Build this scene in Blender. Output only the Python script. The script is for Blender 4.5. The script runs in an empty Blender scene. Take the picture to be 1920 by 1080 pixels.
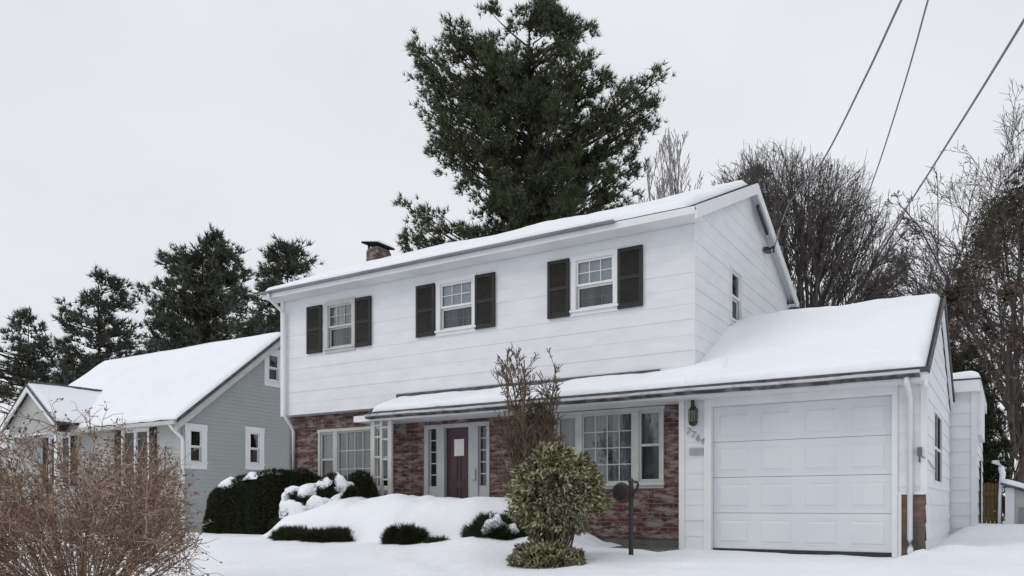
import bpy, math, random
import numpy as np
from mathutils import Vector, noise as mn
random.seed(7); rng = np.random.default_rng(7)
R = math.radians
scene = bpy.context.scene
col = scene.collection

# ------------------------------------------------------------------ camera model (metres; X along the facade, Y into depth)
XL, XR, YH = -1450., 1895., 950.
F = math.sqrt((XR-960)*(960-XL)); TH = math.atan((XR-960)/F); SN, CS = math.sin(TH), math.cos(TH)
CY, CZ = -11.946, .632
def ray(px, py):
    a = (px-960)/F
    return np.array((a*CS-SN, a*SN+CS, (YH-py)/F))
def onD(px, py, D):
    return np.array((0, CY, CZ)) + ray(px, py)*D
def proj(P):
    P = np.asarray(P, float); x = P[..., 0]; y = P[..., 1]-CY; z = P[..., 2]-CZ
    d = -x*SN+y*CS
    return np.stack((960+F*(x*CS+y*SN)/d, YH-F*z/d), -1)
FWD = np.array((-SN, CS, 0.)); RGT = np.array((CS, SN, 0.))

# ------------------------------------------------------------------ object helpers
def tag(o, label=None, cat=None, group=None, kind=None):
    if label: o['label'] = label
    if cat: o['category'] = cat
    if group: o['group'] = group
    if kind: o['kind'] = kind
    return o
def empty(name, loc, label=None, cat=None, group=None):
    o = bpy.data.objects.new(name, None); col.objects.link(o); o.location = loc
    o.empty_display_size = .2
    return tag(o, label, cat, group)
def root_loc(p):
    while p.parent: p = p.parent
    return np.array(p.location)
def mesh_obj(name, V, faces, mat, parent=None, smooth=False, loc=None):
    """V in world coordinates; faces a list of index tuples or an (N,k) array."""
    V = np.asarray(V, float)
    org = root_loc(parent) if parent else (np.array(loc, float) if loc is not None else np.zeros(3))
    V = V-org
    me = bpy.data.meshes.new(name)
    if isinstance(faces, np.ndarray):
        k = faces.shape[1]; n = len(faces)
        me.vertices.add(len(V)); me.vertices.foreach_set('co', V.astype(np.float32).ravel())
        me.loops.add(n*k); me.loops.foreach_set('vertex_index', faces.astype(np.int32).ravel())
        me.polygons.add(n); me.polygons.foreach_set('loop_start', np.arange(0, n*k, k, dtype=np.int32))
        try: me.polygons.foreach_set('loop_total', np.full(n, k, dtype=np.int32))
        except Exception: pass
        me.update(calc_edges=True); me.validate()
    else:
        me.from_pydata([tuple(v) for v in V], [], faces); me.update()
    if smooth: me.polygons.foreach_set('use_smooth', np.ones(len(me.polygons), dtype=bool))
    if mat: me.materials.append(mat)
    o = bpy.data.objects.new(name, me); col.objects.link(o)
    if parent: o.parent = parent
    else: o.location = org
    return o
class MB:
    def __init__(s): s.v = []; s.f = []
    def quad(s, a, b, c, d, out=None):
        q = [np.array(p, float) for p in (a, b, c, d)]
        if out is not None:
            n = np.cross(q[1]-q[0], q[2]-q[0])
            if np.dot(n, out) < 0: q = q[::-1]
        i = len(s.v); s.v += q; s.f.append((i, i+1, i+2, i+3))
    def poly(s, pts, out=None):
        q = [np.array(p, float) for p in pts]
        if out is not None and np.dot(np.cross(q[1]-q[0], q[2]-q[0]), out) < 0: q = q[::-1]
        i = len(s.v); s.v += q; s.f.append(tuple(range(i, i+len(q))))
    def hexa(s, c):
        """8 corners: bottom 4 in order, top 4 in order"""
        c = [np.array(p, float) for p in c]; m = sum(c)/8
        for ids in ((0,1,2,3),(4,5,6,7),(0,1,5,4),(1,2,6,5),(2,3,7,6),(3,0,4,7)):
            q = [c[i] for i in ids]; s.quad(*q, out=sum(q)/4-m)
    def box(s, x0, x1, y0, y1, z0, z1):
        s.hexa([(x0,y0,z0),(x1,y0,z0),(x1,y1,z0),(x0,y1,z0),(x0,y0,z1),(x1,y0,z1),(x1,y1,z1),(x0,y1,z1)])
    def prism(s, pts, ext):
        """closed polygon pts extruded by vector ext"""
        p = [np.array(q, float) for q in pts]; e = np.array(ext, float); n = len(p)
        m = sum(p)/n+e/2
        s.poly(p, out=-e); s.poly([q+e for q in p], out=e)
        for i in range(n):
            a, b = p[i], p[(i+1) % n]; s.quad(a, b, b+e, a+e, out=(a+b+e)/2-m)
    def tube(s, path, r, k=8):
        path = [np.array(p, float) for p in path]; rr = r if hasattr(r, '__len__') else [r]*len(path)
        rings = []
        for i, p in enumerate(path):
            d = path[min(i+1, len(path)-1)]-path[max(i-1, 0)]; d /= np.linalg.norm(d)
            u = np.cross(d, (0,0,1.)) if abs(d[2]) < .9 else np.cross(d, (0,1.,0)); u /= np.linalg.norm(u); w = np.cross(d, u)
            b = len(s.v)
            for j in range(k):
                t = 2*math.pi*j/k; s.v.append(p+rr[i]*(math.cos(t)*u+math.sin(t)*w))
            rings.append(b)
        for a, b in zip(rings, rings[1:]):
            for j in range(k): s.f.append((a+j, a+(j+1) % k, b+(j+1) % k, b+j))
        s.f.append(tuple(rings[0]+j for j in reversed(range(k)))); s.f.append(tuple(rings[-1]+j for j in range(k)))
    def lathe(s, c, prof, k=16, axis='z'):
        c = np.array(c, float); rings = []
        for r, h in prof:
            b = len(s.v); rings.append(b)
            for j in range(k):
                t = 2*math.pi*j/k
                s.v.append(c+(np.array((r*math.cos(t), r*math.sin(t), h)) if axis == 'z' else np.array((r*math.cos(t), h, r*math.sin(t)))))
        for a, b in zip(rings, rings[1:]):
            for j in range(k): s.f.append((a+j, a+(j+1) % k, b+(j+1) % k, b+j))
        s.f.append(tuple(rings[0]+j for j in reversed(range(k)))); s.f.append(tuple(rings[-1]+j for j in range(k)))
    def build(s, name, mat, parent=None, smooth=False, loc=None):
        return mesh_obj(name, s.v, s.f, mat, parent, smooth, loc)
def bev(o, w=.006, seg=2):
    m = o.modifiers.new('Bevel', 'BEVEL'); m.width = w; m.segments = seg; m.limit_method = 'ANGLE'; return o

class Tubes:
    """many tapered tubes gathered into one mesh, vectorised per path length"""
    def __init__(s, k=4): s.by = {}; s.k = k
    def add(s, pts, r): s.by.setdefault(len(pts), []).append((pts, r))
    def arrays(s):
        VV = []; FF = []; off = 0; k = s.k
        for n, lst in s.by.items():
            P = np.array([p for p, _ in lst], float); Rr = np.array([r for _, r in lst], float); M = len(P)
            D = np.gradient(P, axis=1); D /= np.linalg.norm(D, axis=2, keepdims=True)+1e-9
            ref = np.where(np.abs(D[..., 2:3]) < .9, np.array((0,0,1.)), np.array((0,1.,0)))
            U = np.cross(D, ref); U /= np.linalg.norm(U, axis=2, keepdims=True)+1e-9; W = np.cross(D, U)
            t = np.arange(k)*2*math.pi/k
            ring = P[:, :, None]+Rr[:, :, None, None]*(np.cos(t)[None, None, :, None]*U[:, :, None]+np.sin(t)[None, None, :, None]*W[:, :, None])
            VV.append(ring.reshape(-1, 3))
            idx = (np.arange(M*n*k).reshape(M, n, k))+off
            a = idx[:, :-1]; b = idx[:, 1:]
            FF.append(np.stack((a, np.roll(a, -1, 2), np.roll(b, -1, 2), b), -1).reshape(-1, 4)); off += M*n*k
        return np.concatenate(VV), np.concatenate(FF)
    def build(s, name, mat, parent=None, loc=None):
        V, Fc = s.arrays(); return mesh_obj(name, V, Fc, mat, parent, True, loc)
def unit(a): return a/(np.linalg.norm(a, axis=-1, keepdims=True)+1e-9)
def blades(C, D, n, length, width, spread, leaf=False):
    """tufts: C centres (M,3), D directions; n blades each. Returns V, F"""
    M = len(C)
    d = unit(D[:, None]+spread*rng.normal(size=(M, n, 3)))
    L = length*(.6+.8*rng.random((M, n, 1)))
    side = unit(np.cross(d, rng.normal(size=(M, n, 3))))
    c = C[:, None]+d*0
    if leaf:
        V = np.stack((c, c+d*L*.5+side*width, c+d*L, c+d*L*.5-side*width), 2).reshape(-1, 3)
        return V, np.arange(M*n*4).reshape(-1, 4)
    V = np.stack((c-side*width, c+side*width, c+d*L), 2).reshape(-1, 3)
    return V, np.arange(M*n*3).reshape(-1, 3)
def pip(pts, poly):
    x, y = pts[..., 0], pts[..., 1]; ins = np.zeros(x.shape, bool); n = len(poly)
    for i in range(n):
        x1, y1 = poly[i]; x2, y2 = poly[(i+1) % n]
        c = ((y1 > y) != (y2 > y)) & (x < (x2-x1)*(y-y1)/((y2-y1) if y2 != y1 else 1e-9)+x1)
        ins ^= c
    return ins

# ------------------------------------------------------------------ materials
MATS = {}
def nodes(name, rough=.6, spec=.3):
    m = bpy.data.materials.new(name); m.use_nodes = True; nt = m.node_tree
    b = nt.nodes['Principled BSDF']; b.inputs['Roughness'].default_value = rough
    b.inputs['Specular IOR Level'].default_value = spec
    return m, nt, b
def N(nt, t, **kw):
    n = nt.nodes.new(t)
    for k, v in kw.items():
        if k.startswith('i_'): n.inputs[k[2:].replace('_', ' ')].default_value = v
        else: setattr(n, k, v)
    return n
def ramp(nt, fac, stops):
    r = nt.nodes.new('ShaderNodeValToRGB'); e = r.color_ramp.elements
    while len(e) < len(stops): e.new(.5)
    for q, (p, c) in zip(e, stops): q.position = p; q.color = (*c, 1)
    nt.links.new(fac, r.inputs[0]); return r.outputs[0]
def bump(nt, b, h, dist=.01, strength=1.):
    n = N(nt, 'ShaderNodeBump'); n.inputs['Distance'].default_value = dist; n.inputs['Strength'].default_value = strength
    nt.links.new(h, n.inputs['Height']); nt.links.new(n.outputs[0], b.inputs['Normal'])
def tc(nt, scale=(1,1,1)):
    t = N(nt, 'ShaderNodeTexCoord'); mp = N(nt, 'ShaderNodeMapping'); mp.inputs['Scale'].default_value = scale
    nt.links.new(t.outputs['Object'], mp.inputs[0]); return mp.outputs[0]
def mottled(name, c1, c2, scale=3., rough=.6, spec=.3, stretch=(1,1,1), bscale=40, bdist=.002, detail=5, p=(.3,.7)):
    m, nt, b = nodes(name, rough, spec); v = tc(nt, stretch)
    n = N(nt, 'ShaderNodeTexNoise', i_Scale=scale, i_Detail=detail); nt.links.new(v, n.inputs['Vector'])
    nt.links.new(ramp(nt, n.outputs[0], [(p[0], c1), (p[1], c2)]), b.inputs['Base Color'])
    if bdist:
        n2 = N(nt, 'ShaderNodeTexNoise', i_Scale=bscale, i_Detail=3); nt.links.new(v, n2.inputs['Vector']); bump(nt, b, n2.outputs[0], bdist)
    return m
def island(name, stops, rough=.55, spec=.25, trans=0.):
    m, nt, b = nodes(name, rough, spec); g = N(nt, 'ShaderNodeNewGeometry')
    nt.links.new(ramp(nt, g.outputs['Random Per Island'], stops), b.inputs['Base Color'])
    return m
white = mottled('white_paint', (.675,.685,.70), (.745,.755,.77), 2.2, .5, .3, (1,1,2.5), 60, .0015)
white_trim = mottled('white_trim', (.68,.685,.69), (.745,.75,.755), 3, .45, .35, bdist=.0008)
off_trim = mottled('cream_trim', (.44,.44,.42), (.52,.52,.50), 4, .5, .3, bdist=.0008)
door_white = mottled('garage_door_paint', (.615,.635,.66), (.675,.695,.715), 1.5, .45, .35, (1,1,.4), 50, .0008)
grey_siding_m = mottled('grey_vinyl', (.335,.355,.352), (.365,.385,.38), 1.5, .55, .3, bdist=.0008)
pale_grey_m = mottled('pale_grey_vinyl', (.36,.36,.35), (.42,.42,.41), 1.5, .55, .3, bdist=.0008)
dark_drip = mottled('weathered_drip_edge', (.045,.045,.055), (.12,.12,.13), 6, .6, .3)
gutter_shade_grime = mottled('shaded_grimy_gutter', (.05,.048,.05), (.20,.20,.20), 3, .6, .3, (2,1,1), p=(.45,.75))  # dark tone holds the gutter's underside shadow as well as dirt
shutter_m = mottled('black_shutter', (.010,.010,.012), (.018,.018,.020), 8, .5, .35)
slat_m = mottled('brown_black_slats', (.022,.020,.017), (.034,.031,.027), 6, .55, .3)
maroon = mottled('maroon_door', (.046,.020,.026), (.060,.028,.034), 4, .4, .4, (4,1,.5))
paper = mottled('paper', (.62,.62,.62), (.70,.70,.70), 5, .7, .2, bdist=0)
black_metal = mottled('black_metal', (.012,.012,.013), (.03,.028,.027), 12, .4, .5)
post_metal = mottled('dark_bronze_metal', (.020,.017,.020), (.040,.034,.036), 9, .5, .4)
amber_glass = mottled('smoky_lamp_glass', (.10,.09,.075), (.16,.145,.12), 6, .15, .5, bdist=0)
concrete = mottled('wet_concrete', (.085,.085,.08), (.16,.155,.145), 4, .7, .3, bdist=.003)
asphalt_roof = mottled('asphalt_shingle', (.04,.04,.042), (.07,.07,.072), 20, .9, .1)
brown_board = mottled('bare_brown_sheathing', (.10,.066,.048), (.20,.14,.105), 5, .8, .15, (1,1,3), 30, .004)
brown_low = mottled('rotted_sheathing', (.075,.062,.05), (.16,.135,.115), 7, .85, .1, (1,1,.6), 30, .004)
tan_wood = mottled('tan_gate_wood', (.105,.072,.030), (.165,.118,.055), 4, .75, .2, (6,6,.6), 25, .004)
plate_m = mottled('grey_plaque', (.36,.36,.37), (.43,.43,.44), 8, .5, .3, bdist=0)
number_m = mottled('grey_numerals', (.25,.255,.26), (.31,.315,.32), 8, .5, .4, bdist=0)
cable_m = mottled('cable_sheath', (.16,.16,.17), (.21,.21,.22), 8, .6, .3, bdist=0)
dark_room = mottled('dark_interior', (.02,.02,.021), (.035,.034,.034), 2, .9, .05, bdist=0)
bark = mottled('pine_bark', (.028,.022,.018), (.07,.056,.046), 6, .9, .1, (2,2,.5), 14, .03)
grey_bark = mottled('grey_bark', (.085,.073,.072), (.155,.135,.13), 5, .9, .1, (1,1,.4), 14, .02)
pale_bark = mottled('pale_bark', (.24,.22,.22), (.33,.31,.31), 5, .9, .1, bdist=0)
red_bark = island('red_brown_twigs', [(0,(.115,.068,.046)),(.5,(.235,.158,.112)),(1,(.41,.325,.255))], .8, .15)
stem_bark = mottled('tan_stems', (.085,.065,.048), (.17,.135,.10), 8, .85, .15, bdist=0)
def pine_m(name, k=1.36):
    return island(name, [(0,(.013*k,.019*k,.010*k)),(.5,(.034*k,.043*k,.019*k)),(.85,(.058*k,.066*k,.030*k)),(1,(.090*k,.092*k,.05*k))], .5, .3)
pine_green = pine_m('pine_needles')
pine_far = island('far_pine_needles', [(0,(.034,.040,.032)),(.5,(.064,.072,.053)),(1,(.115,.118,.09))], .55, .25)
yew_green = island('yew_needles', [(0,(.009,.013,.006)),(.6,(.024,.031,.012)),(.93,(.052,.056,.024)),(1,(.09,.066,.036))], .5, .3)
yew_core = mottled('yew_inner_twigs', (.006,.008,.004), (.012,.014,.008), 10, .9, .05)
vari_leaf = island('variegated_leaves', [(0,(.034,.038,.017)),(.25,(.10,.102,.046)),(.55,(.25,.238,.135)),(1,(.48,.45,.31))], .45, .35)
brown_leaf = island('dead_brown_leaves', [(0,(.055,.042,.036)),(.5,(.11,.086,.073)),(1,(.19,.155,.135))], .8, .1)
olive_leaf = island('dull_olive_needles', [(0,(.042,.039,.030)),(.6,(.080,.074,.056)),(1,(.13,.115,.09))], .7, .15)
bud_leaf = island('russet_leaf_buds', [(0,(.12,.068,.045)),(.5,(.22,.14,.10)),(1,(.36,.28,.22))], .7, .2)

def snow_mat():
    m, nt, b = nodes('snow', .75, .25); v = tc(nt)
    n = N(nt, 'ShaderNodeTexNoise', i_Scale=.8, i_Detail=6); nt.links.new(v, n.inputs['Vector'])
    nt.links.new(ramp(nt, n.outputs[0], [(.3,(.84,.86,.90)),(.7,(.89,.905,.94))]), b.inputs['Base Color'])
    b.inputs['Subsurface Weight'].default_value = 0
    n2 = N(nt, 'ShaderNodeTexNoise', i_Scale=7, i_Detail=9, i_Roughness=.68); nt.links.new(v, n2.inputs['Vector'])
    bump(nt, b, n2.outputs[0], .035, .8)
    return m
snow = snow_mat()

def brick_mat():
    m, nt, b = nodes('old_brick', .85, .15)
    t = N(nt, 'ShaderNodeTexCoord'); sep = N(nt, 'ShaderNodeSeparateXYZ'); nt.links.new(t.outputs['Object'], sep.inputs[0])
    add = N(nt, 'ShaderNodeMath', operation='ADD'); nt.links.new(sep.outputs[0], add.inputs[0]); nt.links.new(sep.outputs[1], add.inputs[1])
    cb = N(nt, 'ShaderNodeCombineXYZ'); nt.links.new(add.outputs[0], cb.inputs[0]); nt.links.new(sep.outputs[2], cb.inputs[1])
    wn = N(nt, 'ShaderNodeTexNoise', i_Scale=6., i_Detail=2); nt.links.new(cb.outputs[0], wn.inputs['Vector'])
    mx = N(nt, 'ShaderNodeMixRGB', blend_type='LINEAR_LIGHT'); mx.inputs[0].default_value = .022
    nt.links.new(cb.outputs[0], mx.inputs[1]); nt.links.new(wn.outputs['Color'], mx.inputs[2])
    br = N(nt, 'ShaderNodeTexBrick'); br.inputs['Scale'].default_value = 1
    br.inputs['Brick Width'].default_value = .215; br.inputs['Row Height'].default_value = .076; br.inputs['Mortar Size'].default_value = .008
    br.inputs['Mortar Smooth'].default_value = .3; br.inputs['Bias'].default_value = -.1
    br.inputs['Color1'].default_value = (.125,.054,.043,1); br.inputs['Color2'].default_value = (.046,.027,.025,1); br.inputs['Mortar'].default_value = (.17,.145,.14,1)
    nt.links.new(mx.outputs[0], br.inputs['Vector'])
    # lime bloom in irregular smears, elongated along the courses
    mp = N(nt, 'ShaderNodeMapping'); mp.inputs['Scale'].default_value = (3.6, 9.5, 1); nt.links.new(cb.outputs[0], mp.inputs[0])
    n = N(nt, 'ShaderNodeTexNoise', i_Scale=1., i_Detail=6, i_Roughness=.65); nt.links.new(mp.outputs[0], n.inputs['Vector'])
    rp = N(nt, 'ShaderNodeValToRGB'); rp.color_ramp.elements[0].position = .475; rp.color_ramp.elements[1].position = .60
    nt.links.new(n.outputs[0], rp.inputs[0])
    m2 = N(nt, 'ShaderNodeMixRGB'); nt.links.new(br.outputs['Color'], m2.inputs[1]); m2.inputs[2].default_value = (.29,.25,.24,1)
    mu = N(nt, 'ShaderNodeMath', operation='MULTIPLY'); mu.inputs[1].default_value = .8; nt.links.new(rp.outputs[0], mu.inputs[0])
    nt.links.new(mu.outputs[0], m2.inputs[0]); nt.links.new(m2.outputs[0], b.inputs['Base Color'])
    inv = N(nt, 'ShaderNodeMath', operation='SUBTRACT'); inv.inputs[0].default_value = 1; nt.links.new(br.outputs['Fac'], inv.inputs[1])
    bump(nt, b, inv.outputs[0], .008)
    return m
brick = brick_mat()

def glass_mat(name, trans=(.8,.82,.84), refl=1., rough=.03, base=.055):
    m = bpy.data.materials.new(name); m.use_nodes = True; nt = m.node_tree; nt.nodes.clear()
    o = N(nt, 'ShaderNodeOutputMaterial'); t = N(nt, 'ShaderNodeBsdfTransparent'); t.inputs[0].default_value = (*trans, 1)
    g = N(nt, 'ShaderNodeBsdfGlossy'); g.inputs['Roughness'].default_value = rough
    fr = N(nt, 'ShaderNodeLayerWeight'); fr.inputs['Blend'].default_value = .28
    mu = N(nt, 'ShaderNodeMath', operation='MULTIPLY_ADD'); mu.inputs[1].default_value = refl; mu.inputs[2].default_value = base; nt.links.new(fr.outputs['Fresnel'], mu.inputs[0])
    mx = N(nt, 'ShaderNodeMixShader'); nt.links.new(mu.outputs[0], mx.inputs[0]); nt.links.new(t.outputs[0], mx.inputs[1]); nt.links.new(g.outputs[0], mx.inputs[2])
    v = tc(nt, (1,1,1)); n = N(nt, 'ShaderNodeTexNoise', i_Scale=2.2, i_Detail=1); nt.links.new(v, n.inputs['Vector'])
    bp = N(nt, 'ShaderNodeBump'); bp.inputs['Distance'].default_value = .01; bp.inputs['Strength'].default_value = .35
    nt.links.new(n.outputs[0], bp.inputs['Height']); nt.links.new(bp.outputs[0], g.inputs['Normal'])
    nt.links.new(mx.outputs[0], o.inputs[0]); return m
glass = glass_mat('window_glass')
screen_glass = glass_mat('screened_glass', (.60,.61,.63), .7, .10, .06)
dull_glass = glass_mat('shaded_glass', (.5,.5,.52), .10, .1, .02)
curtain_m = mottled('sheer_curtain', (.42,.42,.43), (.54,.54,.54), 6, .9, .05, (6,6,1), bdist=0)
curtain_dk = mottled('beige_curtain', (.24,.235,.215), (.34,.33,.305), 6, .9, .05, (6,6,1), bdist=0)
blind_m = mottled('window_blind', (.72,.73,.75), (.80,.81,.82), 5, .8, .1, (.3,.3,12), bdist=0)

# ------------------------------------------------------------------ ground
def G(x, y):
    x = np.asarray(x, float); y = np.asarray(y, float)
    sm = lambda a, b, t: np.clip((t-a)/(b-a), 0, 1)**2*(3-2*np.clip((t-a)/(b-a), 0, 1))
    yy = np.clip(y, -12.6, -2.2)
    z = -.105*(-2.2-yy)
    z = z+.07*sm(-5.2, -6.6, x)*sm(-4.5, -2.6, y)
    z = z-.16*sm(-14, -18, x)*sm(-2, 1, y)
    z = z+.30*sm(.5, 6, y)*sm(-1.2, -.6, x)
    z = z-.035*sm(-4.6, -4.3, x)*sm(-1.15, -1.35, x)*sm(-5, -1, y)
    g = lambda cx, cy, sx, sy, h: h*np.exp(-((x-cx)/sx)**2-((y-cy)/sy)**2)
    z = z+g(-5.75, -1.7, .42, .55, .20)+g(-6.6, -2.3, .6, .5, .14)+g(-7.6, -1.6, .5, .6, .05)
    z = z+g(-.55,-.15,.40,.6,.10)+g(.15,.6,.7,1.0,.10)+g(.3,2.6,.8,1.5,.04)+g(1.8,-.5,1.2,1.0,.10)+g(-1.0, -.35, .10, .16, .07)+g(-.75, .9, .25, .8, .08)
    z = z+g(-14.5, -2.5, 1.8, 1.5, .05)
    z = z+g(-4.4, -4.6, .35, 1.8, .06)+g(-.8, -5.0, .35, 2.5, .07)
    z = z+.022*np.sin(x*.9+.7*np.sin(y*.6))*np.cos(y*.75+.5*np.sin(x*.5))*sm(-40, -20, -np.abs(x))
    # a few footprints and pocks
    for (fx, fy) in FOOT: z = z-.05*np.exp(-(((x-fx)/.10)**2+((y-fy)/.15)**2))
    # cleared strip in front of the right-hand brick wall
    z = z-.045*sm(-5.85, -5.55, x)*sm(-4.3, -4.42, x)*sm(-1.0, -.75, y)*sm(1., .3, y)
    return z
FOOT = [(-7.2,-2.9),(-6.9,-3.3),(-7.6,-3.2),(-6.5,-3.5),(.35,-.9),(.75,-.2),(-.1,-1.6),(1.2,.8),(-6.1,-3.7),(-5.7,-4.0),(-3.7,-.9),(-3.3,-1.4),(-3.75,-2.0),(-3.3,-2.6),(-3.8,-3.2)]
def axis(lo, hi, fine, far):
    a = [lo]
    core = np.arange(lo, hi+1e-6, fine)
    out_hi = [hi]; st = fine
    while out_hi[-1] < far: st *= 1.18; out_hi.append(out_hi[-1]+st)
    out_lo = [lo]; st = fine
    while out_lo[-1] > -far: st *= 1.18; out_lo.append(out_lo[-1]-st)
    return np.array(out_lo[:0:-1]+list(core)+out_hi[1:])
ax = axis(-15., 3., .09, 900.); ay = axis(-9., 3., .09, 900.)
GX, GY = np.meshgrid(ax, ay, indexing='ij')
GZ = G(GX, GY)
fn = np.array([mn.noise(Vector((x*1.7, y*1.7, 0)))*.022+mn.noise(Vector((x*6., y*6., 3.)))*.008+max(0, mn.noise(Vector((x*.55, y*.55, 11.)))-.1)*mn.noise(Vector((x*3.1, y*3.1, 6.)))*.05 for x, y in zip(GX.ravel(), GY.ravel())]).reshape(GX.shape)
GZ = GZ+fn
nx, ny = GX.shape; ii = np.arange(nx*ny).reshape(nx, ny)
quads = np.stack((ii[:-1,:-1], ii[1:,:-1], ii[1:,1:], ii[:-1,1:]), -1).reshape(-1, 4)
tag(mesh_obj('snow_ground', np.stack((GX, GY, GZ), -1).reshape(-1, 3), quads, snow, None, True), kind='structure')
# walk of wet concrete in front of the brick wall
w = MB(); w.box(-5.9, -4.37, -.72, .245, -.3, -.012)
tag(w.build('walkway', concrete), kind='structure')

def gz(x, y): return float(G(np.array([x]), np.array([y]))[0])

# snow bank over the buried foundation shrubs
def heightfield(x0, x1, y0, y1, fn_, step=.05):
    xs = np.arange(x0, x1+1e-6, step); ys = np.arange(y0, y1+1e-6, step); X, Y = np.meshgrid(xs, ys, indexing='ij')
    Z = fn_(X, Y); a, b = X.shape; i = np.arange(a*b).reshape(a, b)
    q = np.stack((i[:-1,:-1], i[1:,:-1], i[1:,1:], i[:-1,1:]), -1).reshape(-1, 4)
    return np.stack((X, Y, Z), -1).reshape(-1, 3), q
def bank(X, Y):
    # crest height along X, rounded steep front
    top = np.interp(X, [-12.3,-11.75,-11.4,-11.0,-10.6,-10.1,-9.75,-9.2,-8.7,-8.0,-7.2,-6.6,-6.2,-5.8,-5.3,-4.8], [-.3,.22,.56,.66,.72,.82,.76,.84,.78,.79,.78,.66,.42,.16,-.06,-.2])
    fr = np.interp(X, [-12.3,-11.4,-10,-8.5,-7.6,-6.8,-5.4], [-1.75,-2.05,-2.15,-2.2,-2.0,-1.8,-1.5])
    t = np.clip((Y-fr)/1.0, -.6, 1); shape = np.where(t > 0, 1-(1-np.clip(t, 0, 1))**2.4, t*2.)
    back = np.clip((Y-(-.45))/.5, 0, 1)**2
    z = np.where(shape > 0, top*np.maximum(shape, 0), .35*shape)-.55*back*np.maximum(top, 0)
    n = np.array([mn.noise(Vector((x*1.3, y*1.3, 8.)))*.085+mn.noise(Vector((x*3.3, y*3.3, 5.)))*.04+mn.noise(Vector((x*8., y*8., 2.)))*.012 for x, y in zip(X.ravel(), Y.ravel())]).reshape(X.shape)
    return z+n*np.clip(shape, 0, 1)+G(X, Y)*np.clip(1-shape, 0, 1)-.01
V, q = heightfield(-12.3, -4.8, -2.9, .2, bank)
tag(mesh_obj('snow_bank', V, q, snow, None, True), kind='structure')

# ------------------------------------------------------------------ the white house
house = empty('white_house', (-7, 0, 0), 'white two-storey house with black shutters, brick ground floor and attached garage under snow', 'house')
def front(Y0): return (lambda a, o, z: np.array((a, Y0-o, z))), np.array((0,-1.,0))
def side(X0): return (lambda a, o, z: np.array((X0+o, a, z))), np.array((1.,0,0))
def pbox(mb, P, a0, a1, o0, o1, z0, z1):
    mb.hexa([P(a0,o0,z0),P(a1,o0,z0),P(a1,o1,z0),P(a0,o1,z0),P(a0,o0,z1),P(a1,o0,z1),P(a1,o1,z1),P(a0,o1,z1)])
def lap(mb, Pn, a0, a1, z0, z1, holes=(), course=.24, proud=.016, jit=.0):
    """clapboard wall with real laps and openings; a0,a1 may be functions of z"""
    P, out = Pn
    A0 = a0 if callable(a0) else (lambda z: a0); A1 = a1 if callable(a1) else (lambda z: a1)
    n = math.ceil((z1-z0)/course-1e-6)
    for i in range(n):
        ca = z0+i*course; cb = min(ca+course, z1); pr = proud*(1+jit*random.uniform(-1, 1))
        off = lambda z: pr*(1-(z-ca)/course)+.002
        cuts = sorted({ca, cb, *[h for H in holes for h in H[2:4] if ca < h < cb]})
        for za, zb in zip(cuts, cuts[1:]):
            zm = (za+zb)/2; xs = [(None, None)]
            hs = sorted([(H[0], H[1]) for H in holes if H[2] < zm < H[3]])
            segs = []; cur = None
            for h in hs: segs.append((cur, h[0])); cur = h[1]
            segs.append((cur, None))
            for s0, s1 in segs:
                q = [P(A0(za) if s0 is None else s0, off(za), za), P(A1(za) if s1 is None else s1, off(za), za),
                     P(A1(zb) if s1 is None else s1, off(zb), zb), P(A0(zb) if s0 is None else s0, off(zb), zb)]
                if s0 is None and s1 is not None and s1 <= A0(za)+.001: continue
                if s1 is None and s0 is not None and s0 >= A1(za)-.001: continue
                if A1(za)-A0(za) > .001: mb.quad(*q, out=out)
                if za == ca and s1 is None and s0 is None or za == ca:
                    mb.quad(P(A0(za) if s0 is None else s0, -.01, za), P(A1(za) if s1 is None else s1, -.01, za), q[1], q[0], out=np.array((0,0,-1.)))

def pane(P, out, a0, a1, o, z0, z1, name, mat, par):
    mb = MB(); pbox(mb, P, a0, a1, o-.006, o, z0, z1); return mb.build(name, mat, par)
def curtain(P, out, a0, a1, o, z0, z1, mat, par, name='curtain', amp=.015, n=28, ph=0):
    k = max(8, int((a1-a0)*60)); V = []; Fc = []
    for i in range(k+1):
        a = a0+(a1-a0)*i/k; d = o+amp*math.sin(a*n+ph)+amp*.5*math.sin(a*n*2.3+1+ph)
        V += [P(a, d, z0), P(a, d, z1)]
    for i in range(k): Fc.append((2*i, 2*i+2, 2*i+3, 2*i+1))
    return mesh_obj(name, V, Fc, mat, par, True)
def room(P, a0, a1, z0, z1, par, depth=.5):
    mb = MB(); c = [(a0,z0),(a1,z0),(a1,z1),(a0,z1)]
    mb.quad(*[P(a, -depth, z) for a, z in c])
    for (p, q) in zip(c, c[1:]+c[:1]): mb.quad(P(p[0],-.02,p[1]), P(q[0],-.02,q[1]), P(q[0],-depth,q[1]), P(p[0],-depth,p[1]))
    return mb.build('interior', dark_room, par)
def muntins(mb, P, a0, a1, z0, z1, nc, nr, o=.0, w=.012):
    for i in range(1, nc): a = a0+(a1-a0)*i/nc; pbox(mb, P, a-w/2, a+w/2, o, o+.012, z0, z1)
    for j in range(1, nr): z = z0+(z1-z0)*j/nr; pbox(mb, P, a0, a1, o+.001, o+.013, z-w/2, z+w/2)
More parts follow.
